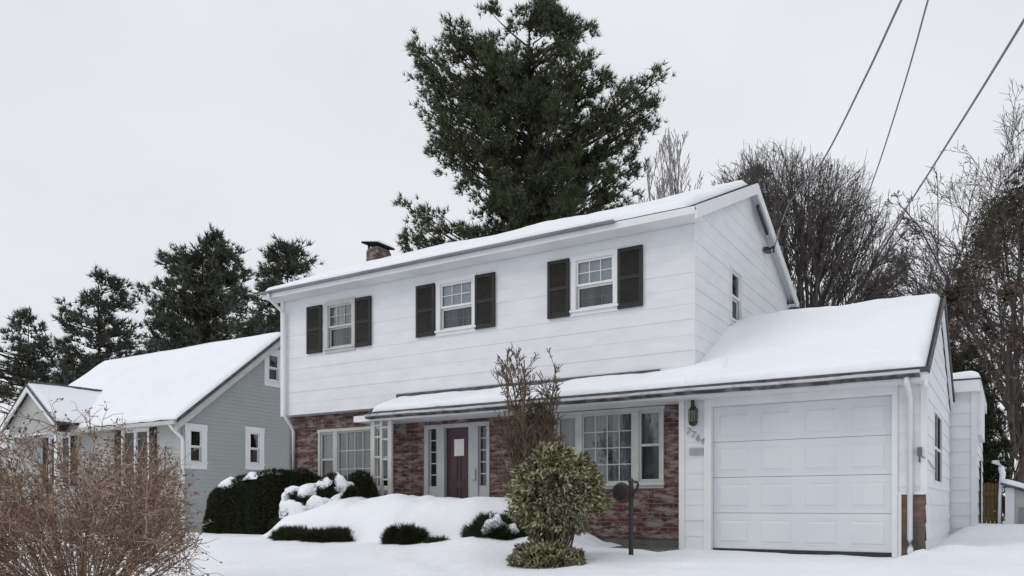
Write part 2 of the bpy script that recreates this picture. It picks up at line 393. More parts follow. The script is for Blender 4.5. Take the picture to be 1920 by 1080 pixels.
def double_hung(Pn, a0, a1, z0, z1, par, trim, casing=.07, head=.09, sill=.07, grid=(3,2), grid_low=True, low_mat=None, back='blind', label=None, name='window'):
    """a0..z1 is the wall opening; casing stands outside it"""
    P, out = Pn
    fb = MB()
    pbox(fb, P, a0-casing, a0, -.05, .035, z0, z1); pbox(fb, P, a1, a1+casing, -.05, .035, z0, z1)
    pbox(fb, P, a0-casing-.01, a1+casing+.01, -.05, .042, z1, z1+head); pbox(fb, P, a0-casing-.02, a1+casing+.02, -.05, .06, z0-.035, z0)
    pbox(fb, P, a0-casing, a1+casing, -.03, .03, z0-sill-.03, z0-.035)
    win = bev(fb.build(name, trim, par), .004)
    if label: win['label'] = label
    zm = (z0+z1)/2; st = .032
    up = MB()
    for (b0, b1, y0, y1) in ((a0,a0+st,zm-.018,z1),(a1-st,a1,zm-.018,z1),(a0+st,a1-st,z1-.035,z1),(a0+st,a1-st,zm-.018,zm+.02)): pbox(up, P, b0, b1, -.03, .005, y0, y1)
    if grid: muntins(up, P, a0+st, a1-st, zm+.02, z1-.035, *grid, o=-.016)
    up.build('upper_sash', trim, win); pane(P, out, a0+st, a1-st, -.016, zm+.02, z1-.035, 'pane', glass, win)
    lo = MB()
    for (b0, b1, y0, y1) in ((a0,a0+st,z0,zm-.02),(a1-st,a1,z0,zm-.02),(a0+st,a1-st,z0,z0+.045),(a0+st,a1-st,zm-.05,zm-.02)): pbox(lo, P, b0, b1, -.055, -.032, y0, y1)
    if grid and grid_low: muntins(lo, P, a0+st, a1-st, z0+.045, zm-.05, *grid, o=-.072)
    lo.build('lower_sash', trim, win); pane(P, out, a0+st, a1-st, -.05, z0+.045, zm-.05, 'pane', low_mat or screen_glass, win)
    room(P, a0, a1, z0, z1, win)
    if back == 'blind': curtain(P, out, a0+.005, a1-.005, -.065, zm-.05, z1-.02, blind_m, win, 'blind', .001)
    if back in ('blind', 'curtain'):
        mid = (a0+a1)/2; g = .12*(a1-a0)
        curtain(P, out, a0+.02, mid-g, -.17, z0+.02, z1-.02, curtain_m, win); curtain(P, out, mid+g, a1-.02, -.17, z0+.02, z1-.02, curtain_m, win, ph=1.3)
    return win
def shutter(Pn, a0, a1, z0, z1, par):
    P, out = Pn; mb = MB(); s = .055
    for b in ((a0,a0+s,z0,z1),(a1-s,a1,z0,z1),(a0+s,a1-s,z0,z0+.075),(a0+s,a1-s,z1-.065,z1),(a0+s,a1-s,(z0+z1)/2-.03,(z0+z1)/2+.03)): pbox(mb, P, b[0], b[1], .02, .055, b[2], b[3])
    sh = bev(mb.build('shutter', shutter_m, par), .003)
    sl = MB(); zc = (z0+z1)/2
    for lo, hi in ((z0+.075, zc-.03), (zc+.03, z1-.065)):
        n = 13; d = (hi-lo)/n
        for i in range(n):
            z = lo+i*d
            sl.hexa([P(a0+s,.046,z),P(a1-s,.046,z),P(a1-s,.030,z+d*.95),P(a0+s,.030,z+d*.95),P(a0+s,.053,z+.006),P(a1-s,.053,z+.006),P(a1-s,.037,z+d*.95+.006),P(a0+s,.037,z+d*.95+.006)])
    pbox(sl, P, a0+s, a1-s, .02, .028, z0+.075, zc-.03); pbox(sl, P, a0+s, a1-s, .02, .028, zc+.03, z1-.065)
    sl.build('louvre', slat_m, sh); return sh

HX0, HX1, HD = -13.25, -4.133, 5.96
RIDGE_Y, EZ, RS = 2.98, 5.12, .438
def main_z(y): return EZ+RS*((y+.4) if y < RIDGE_Y else (2*RIDGE_Y+.4-y))
up = front(0.); gs = side(HX1)
W3 = [(-11.87,-11.21,3.87,4.735),(-9.0,-8.28,3.90,4.755),(-6.17,-5.49,3.915,4.735)]
mb = MB(); lap(mb, up, HX0, HX1, 2.57, 5.02, W3, .24, .007, .5)
gw = (1.86, 2.42, 3.90, 4.76)
a0f = lambda z: 0. if z < 5.03 else (z-EZ+.045)/RS-.4; a1f = lambda z: HD if z < 5.03 else 2*RIDGE_Y-((z-EZ+.045)/RS-.4)
lap(mb, gs, a0f, a1f, 2.57, 6.54, [gw], .24, .009, .4)
mb.quad((HX0,0,2.57),(HX0,HD,2.57),(HX0,HD,5.02),(HX0,0,5.02)); mb.poly([(HX0,0,5.02),(HX0,HD,5.02),(HX0,RIDGE_Y,6.44)])
mb.quad((HX0,HD,0),(HX1,HD,0),(HX1,HD,5.02),(HX0,HD,5.02))
mb.quad((HX0,0,2.565),(HX1,0,2.565),(HX1,.26,2.565),(HX0,.26,2.565))
mb.quad((HX0,.2,0),(HX0,HD,0),(HX0,HD,2.57),(HX0,.2,2.57))
wall = mb.build('upper_wall', white, house)
cb_ = MB()
cb_.box(HX0-.012, HX0+.09, -.026, .0, 2.56, 5.0); cb_.build('corner_board', white_trim, house)
cb_ = MB(); cb_.box(HX1-.006, HX1+.013, -.013, .006, 2.6, 5.02); cb_.build('corner_bead', white_trim, house)
for i, H in enumerate(W3):
    c = .085
    wn = double_hung(up, *H, house, off_trim if i == 0 else white_trim, casing=c, head=.085, grid=(3,2), back='curtain' if i == 0 else 'blind',
                     label=['upper window with cream trim and dark lower sash','upper window with lowered blind','upper window with white grid and curtains'][i])
SH = [(-12.455,-12.03,3.81,4.785),(-11.10,-10.69,3.81,4.785),(-9.555,-9.12,3.83,4.80),(-8.20,-7.775,3.83,4.80),(-6.70,-6.29,3.83,4.80),(-5.40,-4.97,3.83,4.80)]
for a0, a1, z0, z1 in SH: shutter(up, a0, a1, z0, z1, house)
double_hung(gs, *gw, house, white_trim, casing=.05, head=.05, grid=None, back=None, label='narrow window in the white gable end')

# main roof
rb = MB(); X0, X1 = HX0-.12, HX1+.16
for sgn in (0, 1):
    ye = -.42 if sgn == 0 else 2*RIDGE_Y+.42
    za, zb = main_z(-.42), main_z(RIDGE_Y)
    rb.hexa([(X0,ye,za-.05),(X1,ye,za-.05),(X1,RIDGE_Y,zb-.05),(X0,RIDGE_Y,zb-.05),(X0,ye,za),(X1,ye,za),(X1,RIDGE_Y,zb),(X0,RIDGE_Y,zb)])
roof = rb.build('roof', asphalt_roof, house)
def snow_slab(p00, p10, p11, p01, nu, nv, th, name, par, edges=(1,1,1,1), amp=.3, seed=0, ragged=.0):
    """rounded blanket of snow on the quad p00(eave left) p10(eave right) p11 p01"""
    p00, p10, p11, p01 = [np.array(p, float) for p in (p00, p10, p11, p01)]
    u = np.linspace(0, 1, nu); v = np.linspace(0, 1, nv)
    lu = np.linalg.norm(p10-p00); lv = np.linalg.norm(p01-p00)
    # denser rows at the edges
    u = .5-.5*np.cos(np.pi*u)*(.15)-(.5-u)*.85+.0; u = np.clip((u-u[0])/(u[-1]-u[0]), 0, 1)
    v = v-.12*np.sin(2*np.pi*v)/(1); v = (v-v[0])/(v[-1]-v[0])
    U, Vv = np.meshgrid(u, v, indexing='ij')
    P = p00*((1-U)*(1-Vv))[..., None]+p10*(U*(1-Vv))[..., None]+p11*(U*Vv)[..., None]+p01*((1-U)*Vv)[..., None]
    wob = np.array([mn.noise(Vector((p[0]*2.2, p[1]*2.2, seed+1.5)))+.6*mn.noise(Vector((p[0]*7., p[1]*7., seed+7.5))) for p in P.reshape(-1, 3)]).reshape(U.shape)
    dirv = (p01-p00)/lv
    P = P+dirv*((wob*.040+.012)*np.exp(-Vv*lv/.15)*(1 if edges[0] else 0))[..., None]
    rr = th*1.1
    def ed(d): t = np.clip(d/rr, 0, 1); return np.sqrt(np.clip(1-(1-t)**2, 0, 1))
    h = np.ones_like(U)
    if edges[0]: h = h*ed(Vv*lv+.035)
    if edges[1]: h = h*ed((1-U)*lu)
    if edges[2]: h = h*ed((1-Vv)*lv)
    if edges[3]: h = h*ed(U*lu)
    n = np.array([mn.noise(Vector((p[0]*.9, p[1]*.9, p[2]*.9+seed)))+.4*mn.noise(Vector((p[0]*3.5, p[1]*3.5, seed+4.))) for p in P.reshape(-1, 3)]).reshape(U.shape)
    T = P+np.array((0,0,1.))*((h*th*(1+amp*n))[..., None]+.004)
    a, b = U.shape; i = np.arange(a*b).reshape(a, b)
    q = np.stack((i[:-1,:-1], i[1:,:-1], i[1:,1:], i[:-1,1:]), -1).reshape(-1, 4).tolist()
    V = T.reshape(-1, 3).tolist(); base = len(V)
    V += (P+np.array((0,0,.003))).reshape(-1, 3).tolist()
    rim = [*i[:, 0], *i[-1, 1:], *i[::-1, -1][1:], *i[0, ::-1][1:]]
    for p, r2 in zip(rim, rim[1:]): q.append([int(p)+base, int(r2)+base, int(r2), int(p)])
    return mesh_obj(name, V, [tuple(map(int, f)) for f in q], snow, par, True)
zr = main_z(RIDGE_Y)
snow_slab((X0+.02,-.43,main_z(-.43)),(X1-.10,-.43,main_z(-.43)),(X1-.16,RIDGE_Y-.02,zr),(X0+.02,RIDGE_Y-.02,zr), 90, 40, .10, 'roof_snow', roof, amp=.4, seed=2)
snow_slab((X1-.16,RIDGE_Y*2+.3,main_z(-.3)),(X0+.02,RIDGE_Y*2+.3,main_z(-.3)),(X0+.02,RIDGE_Y+.02,zr),(X1-.2,RIDGE_Y+.02,zr), 60, 24, .08, 'roof_snow', roof, seed=9)
# eave trim and soffit, gutter
e = MB(); e.box(X0, X1-.01, -.405, -.02, 5.0, 5.02); e.box(X0, X1-.006, -.425, -.405, 4.99, 5.10)
e.build('soffit', white_trim, house)
e = MB(); e.box(X0, X1-.01, HD+.02, HD+.40, 5.0, 5.02); e.build('rear_soffit', white_trim, house)
g_ = MB(); n = 40
for i in range(n):      # gutter hugging the eave, a little wavy with age
    xa = X0-.02+(-5.25-X0)*i/n; xb = X0-.02+(-5.25-X0)*(i+1)/n
    g_.prism([(xa,-.426,5.078),(xa,-.50,5.078),(xa,-.512,5.098),(xa,-.512,5.118),(xa,-.426,5.118)], (xb-xa, 0, 0))
g_.build('gutter', mottled('old_gutter', (.16,.16,.175), (.30,.30,.32), 3, .5, .35, (.4,1,1)), house)
# rake boards of the gable end
rk = MB(); yf = -.42
for s in (0, 1):
    Yf = (lambda y: y) if s == 0 else (lambda y: 2*RIDGE_Y-y)
    for (xo0, xo1, t0, t1) in ((HX1-.02, X1+.012, -.068, -.04), (X1-.012, X1+.02, -.20, -.004)):
        pts = [(xo0, Yf(-.42), main_z(-.42)+t0), (xo0, Yf(RIDGE_Y-.003), zr+t0), (xo0, Yf(RIDGE_Y-.003), zr+t1), (xo0, Yf(-.42), main_z(-.42)+t1)]
        rk.prism(pts, (xo1-xo0, 0, 0))
rk.box(HX1+.03, X1-.015, -.42, -.002, 4.985, 5.0)
rk.build('rake_board', white_trim, house)
br_ = MB(); br_.prism([(HX1+.10,3.15,6.20),(HX1+.10,3.85,5.90),(HX1+.10,3.85,5.96),(HX1+.10,3.15,6.27)], (.05,0,0))
br_.build('dark_rake_gap', black_metal, house)
sv = MB(); sv.box(HX1+.03, HX1+.12, 3.95, 4.2, 5.64, 5.71); sv.tube([(HX1+.02,4.1,5.68),(HX1+.22,4.05,5.72)], .022); sv.tube([(HX1+.2,4.05,5.72),(HX1+.2,4.05,5.60)], .018)
sv.build('service_bracket', black_metal, house)
rd = MB(); rd.tube([(HX1+.06,6.3,5.02),(HX1+.06,6.3,4.6),(HX1+.06,5.98,4.4),(HX1+.06,5.98,2.0)], .04); rd.box(HX1+.0, HX1+.2, 6.2, 6.42, 4.86, 5.0)
rd.build('rear_gutter_end', dark_drip, house)
# chimney on the left gable end
ch = MB(); ch.box(-13.34, -12.98, 2.75, 3.25, 5.5, 6.88); chim = ch.build('chimney', brick, house)
cc = MB(); cc.box(-13.32, -13.0, 2.77, 3.23, 6.88, 6.94); cc.build('mortar_crown', concrete, chim)
cp = MB()
for p in ((-13.30,2.80),(-13.04,2.80),(-13.30,3.20),(-13.04,3.20)): cp.box(p[0]-.02, p[0]+.02, p[1]-.02, p[1]+.02, 6.94, 7.03)
cp.hexa([(-13.44,2.68,7.06),(-12.92,2.68,6.97),(-12.92,3.32,6.97),(-13.44,3.32,7.06),(-13.44,2.68,7.10),(-12.92,2.68,7.01),(-12.92,3.32,7.01),(-13.44,3.32,7.10)])
cp.build('cap', mottled('sooty_cap', (.010,.010,.010), (.022,.021,.020), 9, .9, .05), chim)
snow_slab((-13.43,2.69,7.10),(-12.93,2.69,7.012),(-12.93,3.31,7.012),(-13.43,3.31,7.10), 14, 12, .06, 'cap_snow', chim, seed=5)

# brick ground floor
bf = front(.25)
def flat_wall(mb, Pn, a0, a1, z0, z1, holes):
    P, out = Pn; xs = sorted({a0, a1, *[h for H in holes for h in H[:2]]}); zs = sorted({z0, z1, *[h for H in holes for h in H[2:]]})
    for xa, xb in zip(xs, xs[1:]):
        for za, zb in zip(zs, zs[1:]):
            xm, zm = (xa+xb)/2, (za+zb)/2
            if not any(H[0] < xm < H[1] and H[2] < zm < H[3] for H in holes): mb.quad(P(xa,0,za), P(xb,0,za), P(xb,0,zb), P(xa,0,zb), out=out)
T1 = (-12.40,-10.36,1.0,2.19); T2 = (-6.72,-4.72,1.03,2.19); DR = (-9.57,-8.07,.15,2.16)
bm_ = MB(); flat_wall(bm_, bf, HX0+.01, -4.36, .115, 2.562, [T1, T2, DR])
bm_.build('brick_wall', brick, house)
fd = MB(); fd.box(HX0+.02, -4.37, .265, .4, -.4, .114); fd.build('foundation', concrete, house)
def picture_window(H, par, trim, label, cgrid, cmat):
    a0, a1, z0, z1 = H; P, out = bf; w = a1-a0
    m1, m2, m3, m4 = a0+.215*w, a0+.268*w, a0+.728*w, a0+.785*w
    fb = MB()
    for b0, b1 in ((a0,a0+.055),(m1,m2),(m3,m4),(a1-.055,a1)): pbox(fb, P, b0, b1, -.06, .03, z0, z1)
    pbox(fb, P, a0-.02, a1+.02, -.06, .036, z1, z1+.06); pbox(fb, P, a0-.02, a1+.02, -.06, .07, z0-.05, z0); pbox(fb, P, a0, a1, -.06, .02, z0-.10, z0-.05)
    win = bev(fb.build('window', trim, par), .004); win['label'] = label
    for s0, s1 in ((a0+.055, m1), (m4, a1-.055)):
        zm = z0+.52*(z1-z0); st = .035; sb = MB()
        for (b0,b1,y0,y1) in ((s0,s0+st,z0,z1),(s1-st,s1,z0,z1),(s0+st,s1-st,z1-.04,z1),(s0+st,s1-st,zm-.02,zm+.02),(s0+st,s1-st,z0,z0+.05)): pbox(sb, P, b0, b1, -.04, .0, y0, y1)
        sb.build('sash', trim, win)
        pane(P, out, s0+st, s1-st, -.02, zm+.02, z1-.04, 'pane', glass, win); pane(P, out, s0+st, s1-st, -.032, z0+.05, zm-.02, 'pane', screen_glass, win)
    sb = MB(); st = .03
    for (b0,b1,y0,y1) in ((m2,m2+st,z0,z1),(m3-st,m3,z0,z1),(m2+st,m3-st,z1-st,z1),(m2+st,m3-st,z0,z0+st)): pbox(sb, P, b0, b1, -.04, .0, y0, y1)
    muntins(sb, P, m2+st, m3-st, z0+st, z1-st, *cgrid, o=-.02, w=.016)
    sb.build('sash', trim, win); pane(P, out, m2+st, m3-st, -.02, z0+st, z1-st, 'pane', glass, win)
    room(P, a0, a1, z0, z1, win, .7)
    curtain(P, out, a0+.05, m2+.44*(m3-m2), -.16, z0+.01, z1-.01, cmat, win, amp=.025); curtain(P, out, m2+.53*(m3-m2), a1-.05, -.16, z0+.01, z1-.01, cmat, win, amp=.025, ph=2.)
    return win
picture_window(T1, house, off_trim, 'three-part window with pale drapes behind the snowy shrubs', (4,3), curtain_dk)
picture_window(T2, house, off_trim, 'three-part window beside the garage pier', (4,4), curtain_m)
# entry: frame, sidelights, door
P, out = bf; a0, a1, z0, z1 = DR
en = MB()
for b0, b1 in ((a0,a0+.10),(-9.27,-9.09),(-8.53,-8.32),(a1-.06,a1)): pbox(en, P, b0, b1, -.10, .03, z0, z1)
pbox(en, P, a0-.0, a1+.0, -.10, .025, z1-.045, z1+.03)
pbox(en, P, a0+.10, -9.27, -.09, .0, z0, 1.02); pbox(en, P, -8.32, a1-.06, -.09, .0, z0, 1.02)
ent = bev(en.build('entry_frame', mottled('grey_white_trim', (.36,.37,.385), (.42,.43,.445), 3, .5, .3, bdist=0), house), .005)
for s0, s1 in ((a0+.10,-9.27),(-8.32,a1-.06)):
    sb = MB(); muntins(sb, P, s0, s1, 1.02, z1-.045, 1, 5, o=-.05, w=.02)
    pbox(sb, P, s0, s0+.015, -.07, -.03, 1.02, z1-.045); pbox(sb, P, s1-.015, s1, -.07, -.03, 1.02, z1-.045)
    sl = sb.build('sidelight', off_trim, ent); pane(P, out, s0+.015, s1-.015, -.052, 1.02, z1-.045, 'pane', screen_glass, sl)
room(P, a0, a1, z0, z1, ent, .8)
db = MB(); pbox(db, P, -9.09, -8.53, -.10, -.055, z0, z1-.045)
for (b0,b1,y0,y1) in ((-9.03,-8.84,.30,1.0),(-8.78,-8.59,.30,1.0),(-9.03,-8.84,1.12,1.98),(-8.78,-8.59,1.12,1.98)):
    for q in ((b0,b0+.02,y0,y1),(b1-.02,b1,y0,y1),(b0+.02,b1-.02,y0,y0+.02),(b0+.02,b1-.02,y1-.02,y1)): pbox(db, P, q[0], q[1], -.056, -.042, q[2], q[3])
dr = bev(db.build('front_door', maroon, house), .004)
hb = MB(); pbox(hb, P, -8.60, -8.55, -.055, -.035, 1.10, 1.26); hb.tube([P(-8.575,-.035,1.2), P(-8.575,.02,1.2), P(-8.62,.02,1.2)], .012); hb.build('handle', black_metal, dr)
mbx = MB(); pbox(mbx, P, -8.44, -8.36, .03, .07, 1.13, 1.33); mbx.build('doorbell_box', plate_m, house)
st_ = MB(); st_.box(-9.9, -7.7, -1.1, .24, -.3, .15); st_.build('stoop', concrete, house)
pn = MB(); pbox(pn, P, -8.90, -8.675, -.0405, -.0365, 1.585, 1.90)
pp = pn.build('paper_notice', paper, None); tag(pp, 'white sheet of paper posted on the maroon front door', 'notice')

# ------------------------------------------------------------------ garage front, porch roof
GX0, GX1, GD = -4.36, -.963, 4.86
GDO = (-3.86, -1.365, -.05, 2.15)
GZ0 = 2.42; GS = .53; GR = 2.43
def gar_z(y): return GZ0+GS*((y+.45) if y < GR else (2*GR+.45-y))
gf = front(0.); gside = side(GX1)
mb = MB()
lap(mb, gf, GX0, GX1, -.06, 2.30, [(GDO[0]-.02, GDO[1]+.02, -1, 2.17), (-1.29,GX1+.02,-1,.80)], .24, .010, .3)
ga0 = lambda z: 0. if z < 2.36 else (z-GZ0+.045)/GS-.45; ga1 = lambda z: GD if z < 2.36 else 2*GR-((z-GZ0+.045)/GS-.45)
sw = (1.35, 2.75, 1.02, 2.03)
lap(mb, gside, ga0, ga1, -.06, 3.88, [sw], .24, .012, .3)
mb.quad((GX0,GD,-.1),(GX1,GD,-.1),(GX1,GD,2.4),(GX0,GD,2.4)); mb.quad((GX0,0,-.1),(GX0,.25,-.1),(GX0,.25,2.3),(GX0,0,2.3), out=np.array((-1.,0,0)))
mb.build('garage_wall', white, house)
pt = MB(); pt.box(GX0-.012, GX0+.075, -.030, .0, -.06, 2.30)
for b in ((GDO[0]-.11, GDO[0]-.0, -.036, .10, -.05, 2.15), (GDO[1]+.0, GDO[1]+.07, -.036, .10, -.05, 2.15), (GDO[0]-.11, GDO[1]+.07, -.040, .10, 2.15, 2.27)): pt.box(*b)
pt.box(GX1-.055, GX1+.022, -.028, -.002, .80, 2.34); pt.box(GX1+.002, GX1+.024, -.002, .065, .80, 2.34)
pt.box(-1.292, -1.25, -.025, .02, -.05, .80); pt.box(-1.30, -.96, -.030, .02, .795, .835)
bev(pt.build('garage_trim', white_trim, house), .004)
# garage door: 4 x 4 raised panels in four hinged sections
P, out = gf; x0, x1 = GDO[0]+.0, GDO[1]; gd = MB()
secz = np.linspace(-.0, 2.15, 5)
for za, zb in zip(secz, secz[1:]): pbox(gd, P, x0+.003, x1-.003, -.11, -.075, za+.003, zb-.003)
pbox(gd, P, x0+.003, x1-.003, -.115, -.109, 0, 2.15)
cw = (x1-x0)/4
for za, zb in zip(secz, secz[1:]):
    for i in range(4):
        b0 = x0+i*cw+.09; b1 = x0+(i+1)*cw-.09; y0 = za+.095; y1 = zb-.12; q = .03
        # recessed groove frame round a raised field
        gd.hexa([P(b0,-.076,y0),P(b1,-.076,y0),P(b1,-.076,y1),P(b0,-.076,y1),P(b0+q,-.064,y0+q),P(b1-q,-.064,y0+q),P(b1-q,-.064,y1-q),P(b0+q,-.064,y1-q)])
        for w_ in ((b0-.02,b1+.02,y0-.022,y0-.008),(b0-.02,b1+.02,y1+.008,y1+.022)): pbox(gd, P, w_[0], w_[1], -.076, -.0715, w_[2], w_[3])
gdo = gd.build('garage_door', door_white, house)
sl_ = MB(); pbox(sl_, P, x0, x1, -.105, -.06, -.06, -.002); sl_.build('bottom_seal', black_metal, gdo)
# exposed sheathing at the right corner
xp = MB(); xp.box(-1.25, GX1+.004, -.012, .0, .38, .795)
xs_ = xp.build('exposed_sheathing', brown_board, house); xs_['label'] = 'bare brown sheathing where siding is missing at the garage corner'
xq = MB(); xq.box(-1.25, GX1+.001, -.009, .0, -.08, .378); xq.build('rotted_sheathing', brown_low, xs_)
nl = MB(); nl.box(-1.25, GX1, -.016, -.009, .36, .385); nl.build('batten', brown_low, xs_)
# side window
P, out = gside; a0, a1, z0, z1 = sw
sb = MB()
for b in ((a0-.05,a0,z0-.05,z1+.05),(a1,a1+.05,z0-.05,z1+.05),(a0,a1,z1,z1+.05),(a0,a1,z0-.05,z0)): pbox(sb, P, b[0], b[1], -.05, .019, b[2], b[3])
pbox(sb, P, a0, a1, -.03, -.002, (z0+z1)/2-.02, (z0+z1)/2+.02); pbox(sb, P, (a0+a1)/2-.02, (a0+a1)/2+.02, -.03, -.002, z0, z1)
gw_ = sb.build('window', white_trim, house); gw_['label'] = 'dark side window of the garage'
pane(P, out, a0, a1, -.008, z0, z1, 'pane', dull_glass, gw_); room(P, a0, a1, z0, z1, gw_)
# garage and porch roof (one plane)
PX0 = -10.33; GXR = -.895
rb = MB()
rb.hexa([(HX1+.03,-.47,gar_z(-.47)-.05),(GXR,-.47,gar_z(-.47)-.05),(GXR,GR,gar_z(GR)-.05),(HX1+.03,GR,gar_z(GR)-.05),(HX1+.03,-.47,gar_z(-.47)),(GXR,-.47,gar_z(-.47)),(GXR,GR,gar_z(GR)),(HX1+.03,GR,gar_z(GR))])
rb.hexa([(HX1+.03,2*GR+.47,gar_z(-.47)-.05),(GXR,2*GR+.47,gar_z(-.47)-.05),(GXR,GR,gar_z(GR)-.05),(HX1+.03,GR,gar_z(GR)-.05),(HX1+.03,2*GR+.47,gar_z(-.47)),(GXR,2*GR+.47,gar_z(-.47)),(GXR,GR,gar_z(GR)),(HX1+.03,GR,gar_z(GR))])
rb.hexa([(PX0-.03,-.47,gar_z(-.47)-.05),(HX1+.03,-.47,gar_z(-.47)-.05),(HX1+.03,-.03,gar_z(-.03)-.05),(PX0-.03,-.03,gar_z(-.03)-.05),(PX0-.03,-.47,gar_z(-.47)),(HX1+.03,-.47,gar_z(-.47)),(HX1+.03,-.03,gar_z(-.03)),(PX0-.03,-.03,gar_z(-.03))])
groof = rb.build('garage_roof', asphalt_roof, house)
# snow: one blanket with the porch strip and the garage slope joined along X = HX1 by a soft drift
snow_slab((HX1-.6,-.475,gar_z(-.475)),(GXR-.03,-.475,gar_z(-.475)),(GXR-.05,GR,gar_z(GR)),(HX1+.02,GR,gar_z(GR)), 70, 46, .13, 'roof_snow', groof, edges=(1,1,1,1), amp=.38, seed=12)
snow_slab((PX0+.02,-.467,gar_z(-.467)+.006),(HX1+.1,-.467,gar_z(-.467)+.006),(HX1-.05,-.025,gar_z(-.025)+.006),(PX0+.30,-.025,gar_z(-.025)), 100, 14, .115, 'roof_snow', groof, edges=(1,1,0,1), amp=.42, seed=15)
snow_slab((GXR-.05,2*GR+.45,gar_z(-.45)),(HX1,2*GR+.45,gar_z(-.45)),(HX1,GR,gar_z(GR)),(GXR-.05,GR,gar_z(GR)), 30, 24, .11, 'roof_snow', groof, edges=(1,0,1,1), seed=18)
snow_slab((HX1-.75,-.30,gar_z(-.30)),(HX1+.6,-.30,gar_z(-.30)),(HX1+.45,.55,gar_z(.55)),(HX1-.6,-.02,gar_z(-.02)), 30, 20, .17, 'roof_snow', groof, seed=19)
de = MB(); de.box(PX0-.045, GXR+.01, -.492, -.474, GZ0-.055, GZ0+.004)
for s in (0, 1):
    Yf = (lambda y: y) if s == 0 else (lambda y: 2*GR-y)
    de.prism([(GXR+.002,Yf(-.49),gar_z(-.49)-.07),(GXR+.002,Yf(GR-.002),gar_z(GR)-.07),(GXR+.002,Yf(GR-.002),gar_z(GR)+.02),(GXR+.002,Yf(-.49),gar_z(-.49)+.01)], (.02,0,0))
de.prism([(PX0-.052,-.474,gar_z(-.474)-.07),(PX0-.052,-.03,gar_z(-.03)-.07),(PX0-.052,-.03,gar_z(-.03)+.02),(PX0-.052,-.474,gar_z(-.474)+.02)], (.02,0,0))
de.build('drip_edge', dark_drip, groof)
fl = MB(); fl.box(PX0+.28, HX1-.55, -.034, -.019, 2.70, 2.795); fl.build('flashing', dark_drip, groof)
rk = MB()
for s in (0, 1):
    Yf = (lambda y: y) if s == 0 else (lambda y: 2*GR-y)
    rk.prism([(GX1+.026,Yf(-.46),gar_z(-.46)-.24),(GX1+.026,Yf(GR-.003),gar_z(GR)-.24),(GX1+.026,Yf(GR-.003),gar_z(GR)-.055),(GX1+.026,Yf(-.46),gar_z(-.46)-.055)], (.035,0,0))
rk.build('garage_rake_board', white_trim, house)
sf = MB(); sf.box(PX0-.42, GX0, -.44, .245, 2.262, 2.28); sf.box(GX0, GX1+.02, -.44, -.02, 2.262, 2.28)
sf.box(PX0-.42, GX1+.03, -.462, -.441, 2.255, 2.372); sf.box(PX0-.42, PX0-.40, -.44, .245, 2.28, 2.372); sf.box(PX0-.40, PX0-.06, -.44, .24, 2.352, 2.37)
sf.build('porch_soffit', white_trim, house)
gt = MB(); n = 60; xa0, xb0 = PX0-.03, GX1-.02
for i in range(n):
    xa = xa0+(xb0-xa0)*i/n; xb = xa0+(xb0-xa0)*(i+1)/n; dz = .005*math.sin(i*.35)+.002*math.sin(i*1.3)
    gt.prism([(xa,-.463,2.30+dz),(xa,-.545,2.305+dz),(xa,-.575,2.335+dz),(xa,-.575,2.372+dz),(xa,-.463,2.372+dz)], (xb-xa,0,0))
gut = gt.build('gutter', mottled('porch_gutter', (.34,.34,.355), (.52,.52,.53), 2.5, .5, .3, (2,1,1), p=(.3,.5)), house)
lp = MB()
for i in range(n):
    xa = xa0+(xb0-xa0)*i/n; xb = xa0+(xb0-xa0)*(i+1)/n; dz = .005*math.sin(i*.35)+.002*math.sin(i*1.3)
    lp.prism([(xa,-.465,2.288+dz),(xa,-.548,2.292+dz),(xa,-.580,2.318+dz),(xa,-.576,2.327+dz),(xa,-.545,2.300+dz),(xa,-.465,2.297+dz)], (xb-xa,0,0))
lp.build('gutter_shade_strip', gutter_shade_grime, gut)  # added dark strip: underside shadow of the gutter painted in, plus dirt
tr_ = MB(); ty0, ty1 = -.39, -.34
for xa, xb in ((-10.385,-10.285),(-10.155,-10.095),(-9.955,-9.865)): tr_.box(xa, xb, ty0, ty1, .0, 2.262)
for zz in (.42,.80,1.18,1.56,1.94,2.16):
    tr_.box(-10.285, -10.155, ty0+.008, ty1-.008, zz, zz+.035); tr_.box(-10.095, -9.955, ty0+.008, ty1-.008, zz-.05, zz-.015)
bev(tr_.build('porch_trellis', off_trim, house), .004)
# downspouts
def downspout(path, name='downspout', mat=white_trim, r=.036):
    d = MB(); d.tube(path, r, 10); return d.build(name, mat, house, True)
downspout([(-13.13,-.46,5.07),(-13.13,-.46,4.98),(-13.11,-.20,4.82),(-13.09,-.07,4.72),(-13.09,-.066,2.70),(-13.09,-.06,2.56),(-13.09,.10,2.38),(-13.10,.19,2.25),(-13.10,.20,1.28),(-13.12,.05,1.2)])
downspout([(-1.14,-.51,2.31),(-1.14,-.50,2.24),(-1.14,-.22,2.16),(-1.14,-.075,2.08),(-1.14,-.070,.20),(-1.13,-.11,.08),(-1.12,-.26,.03)])
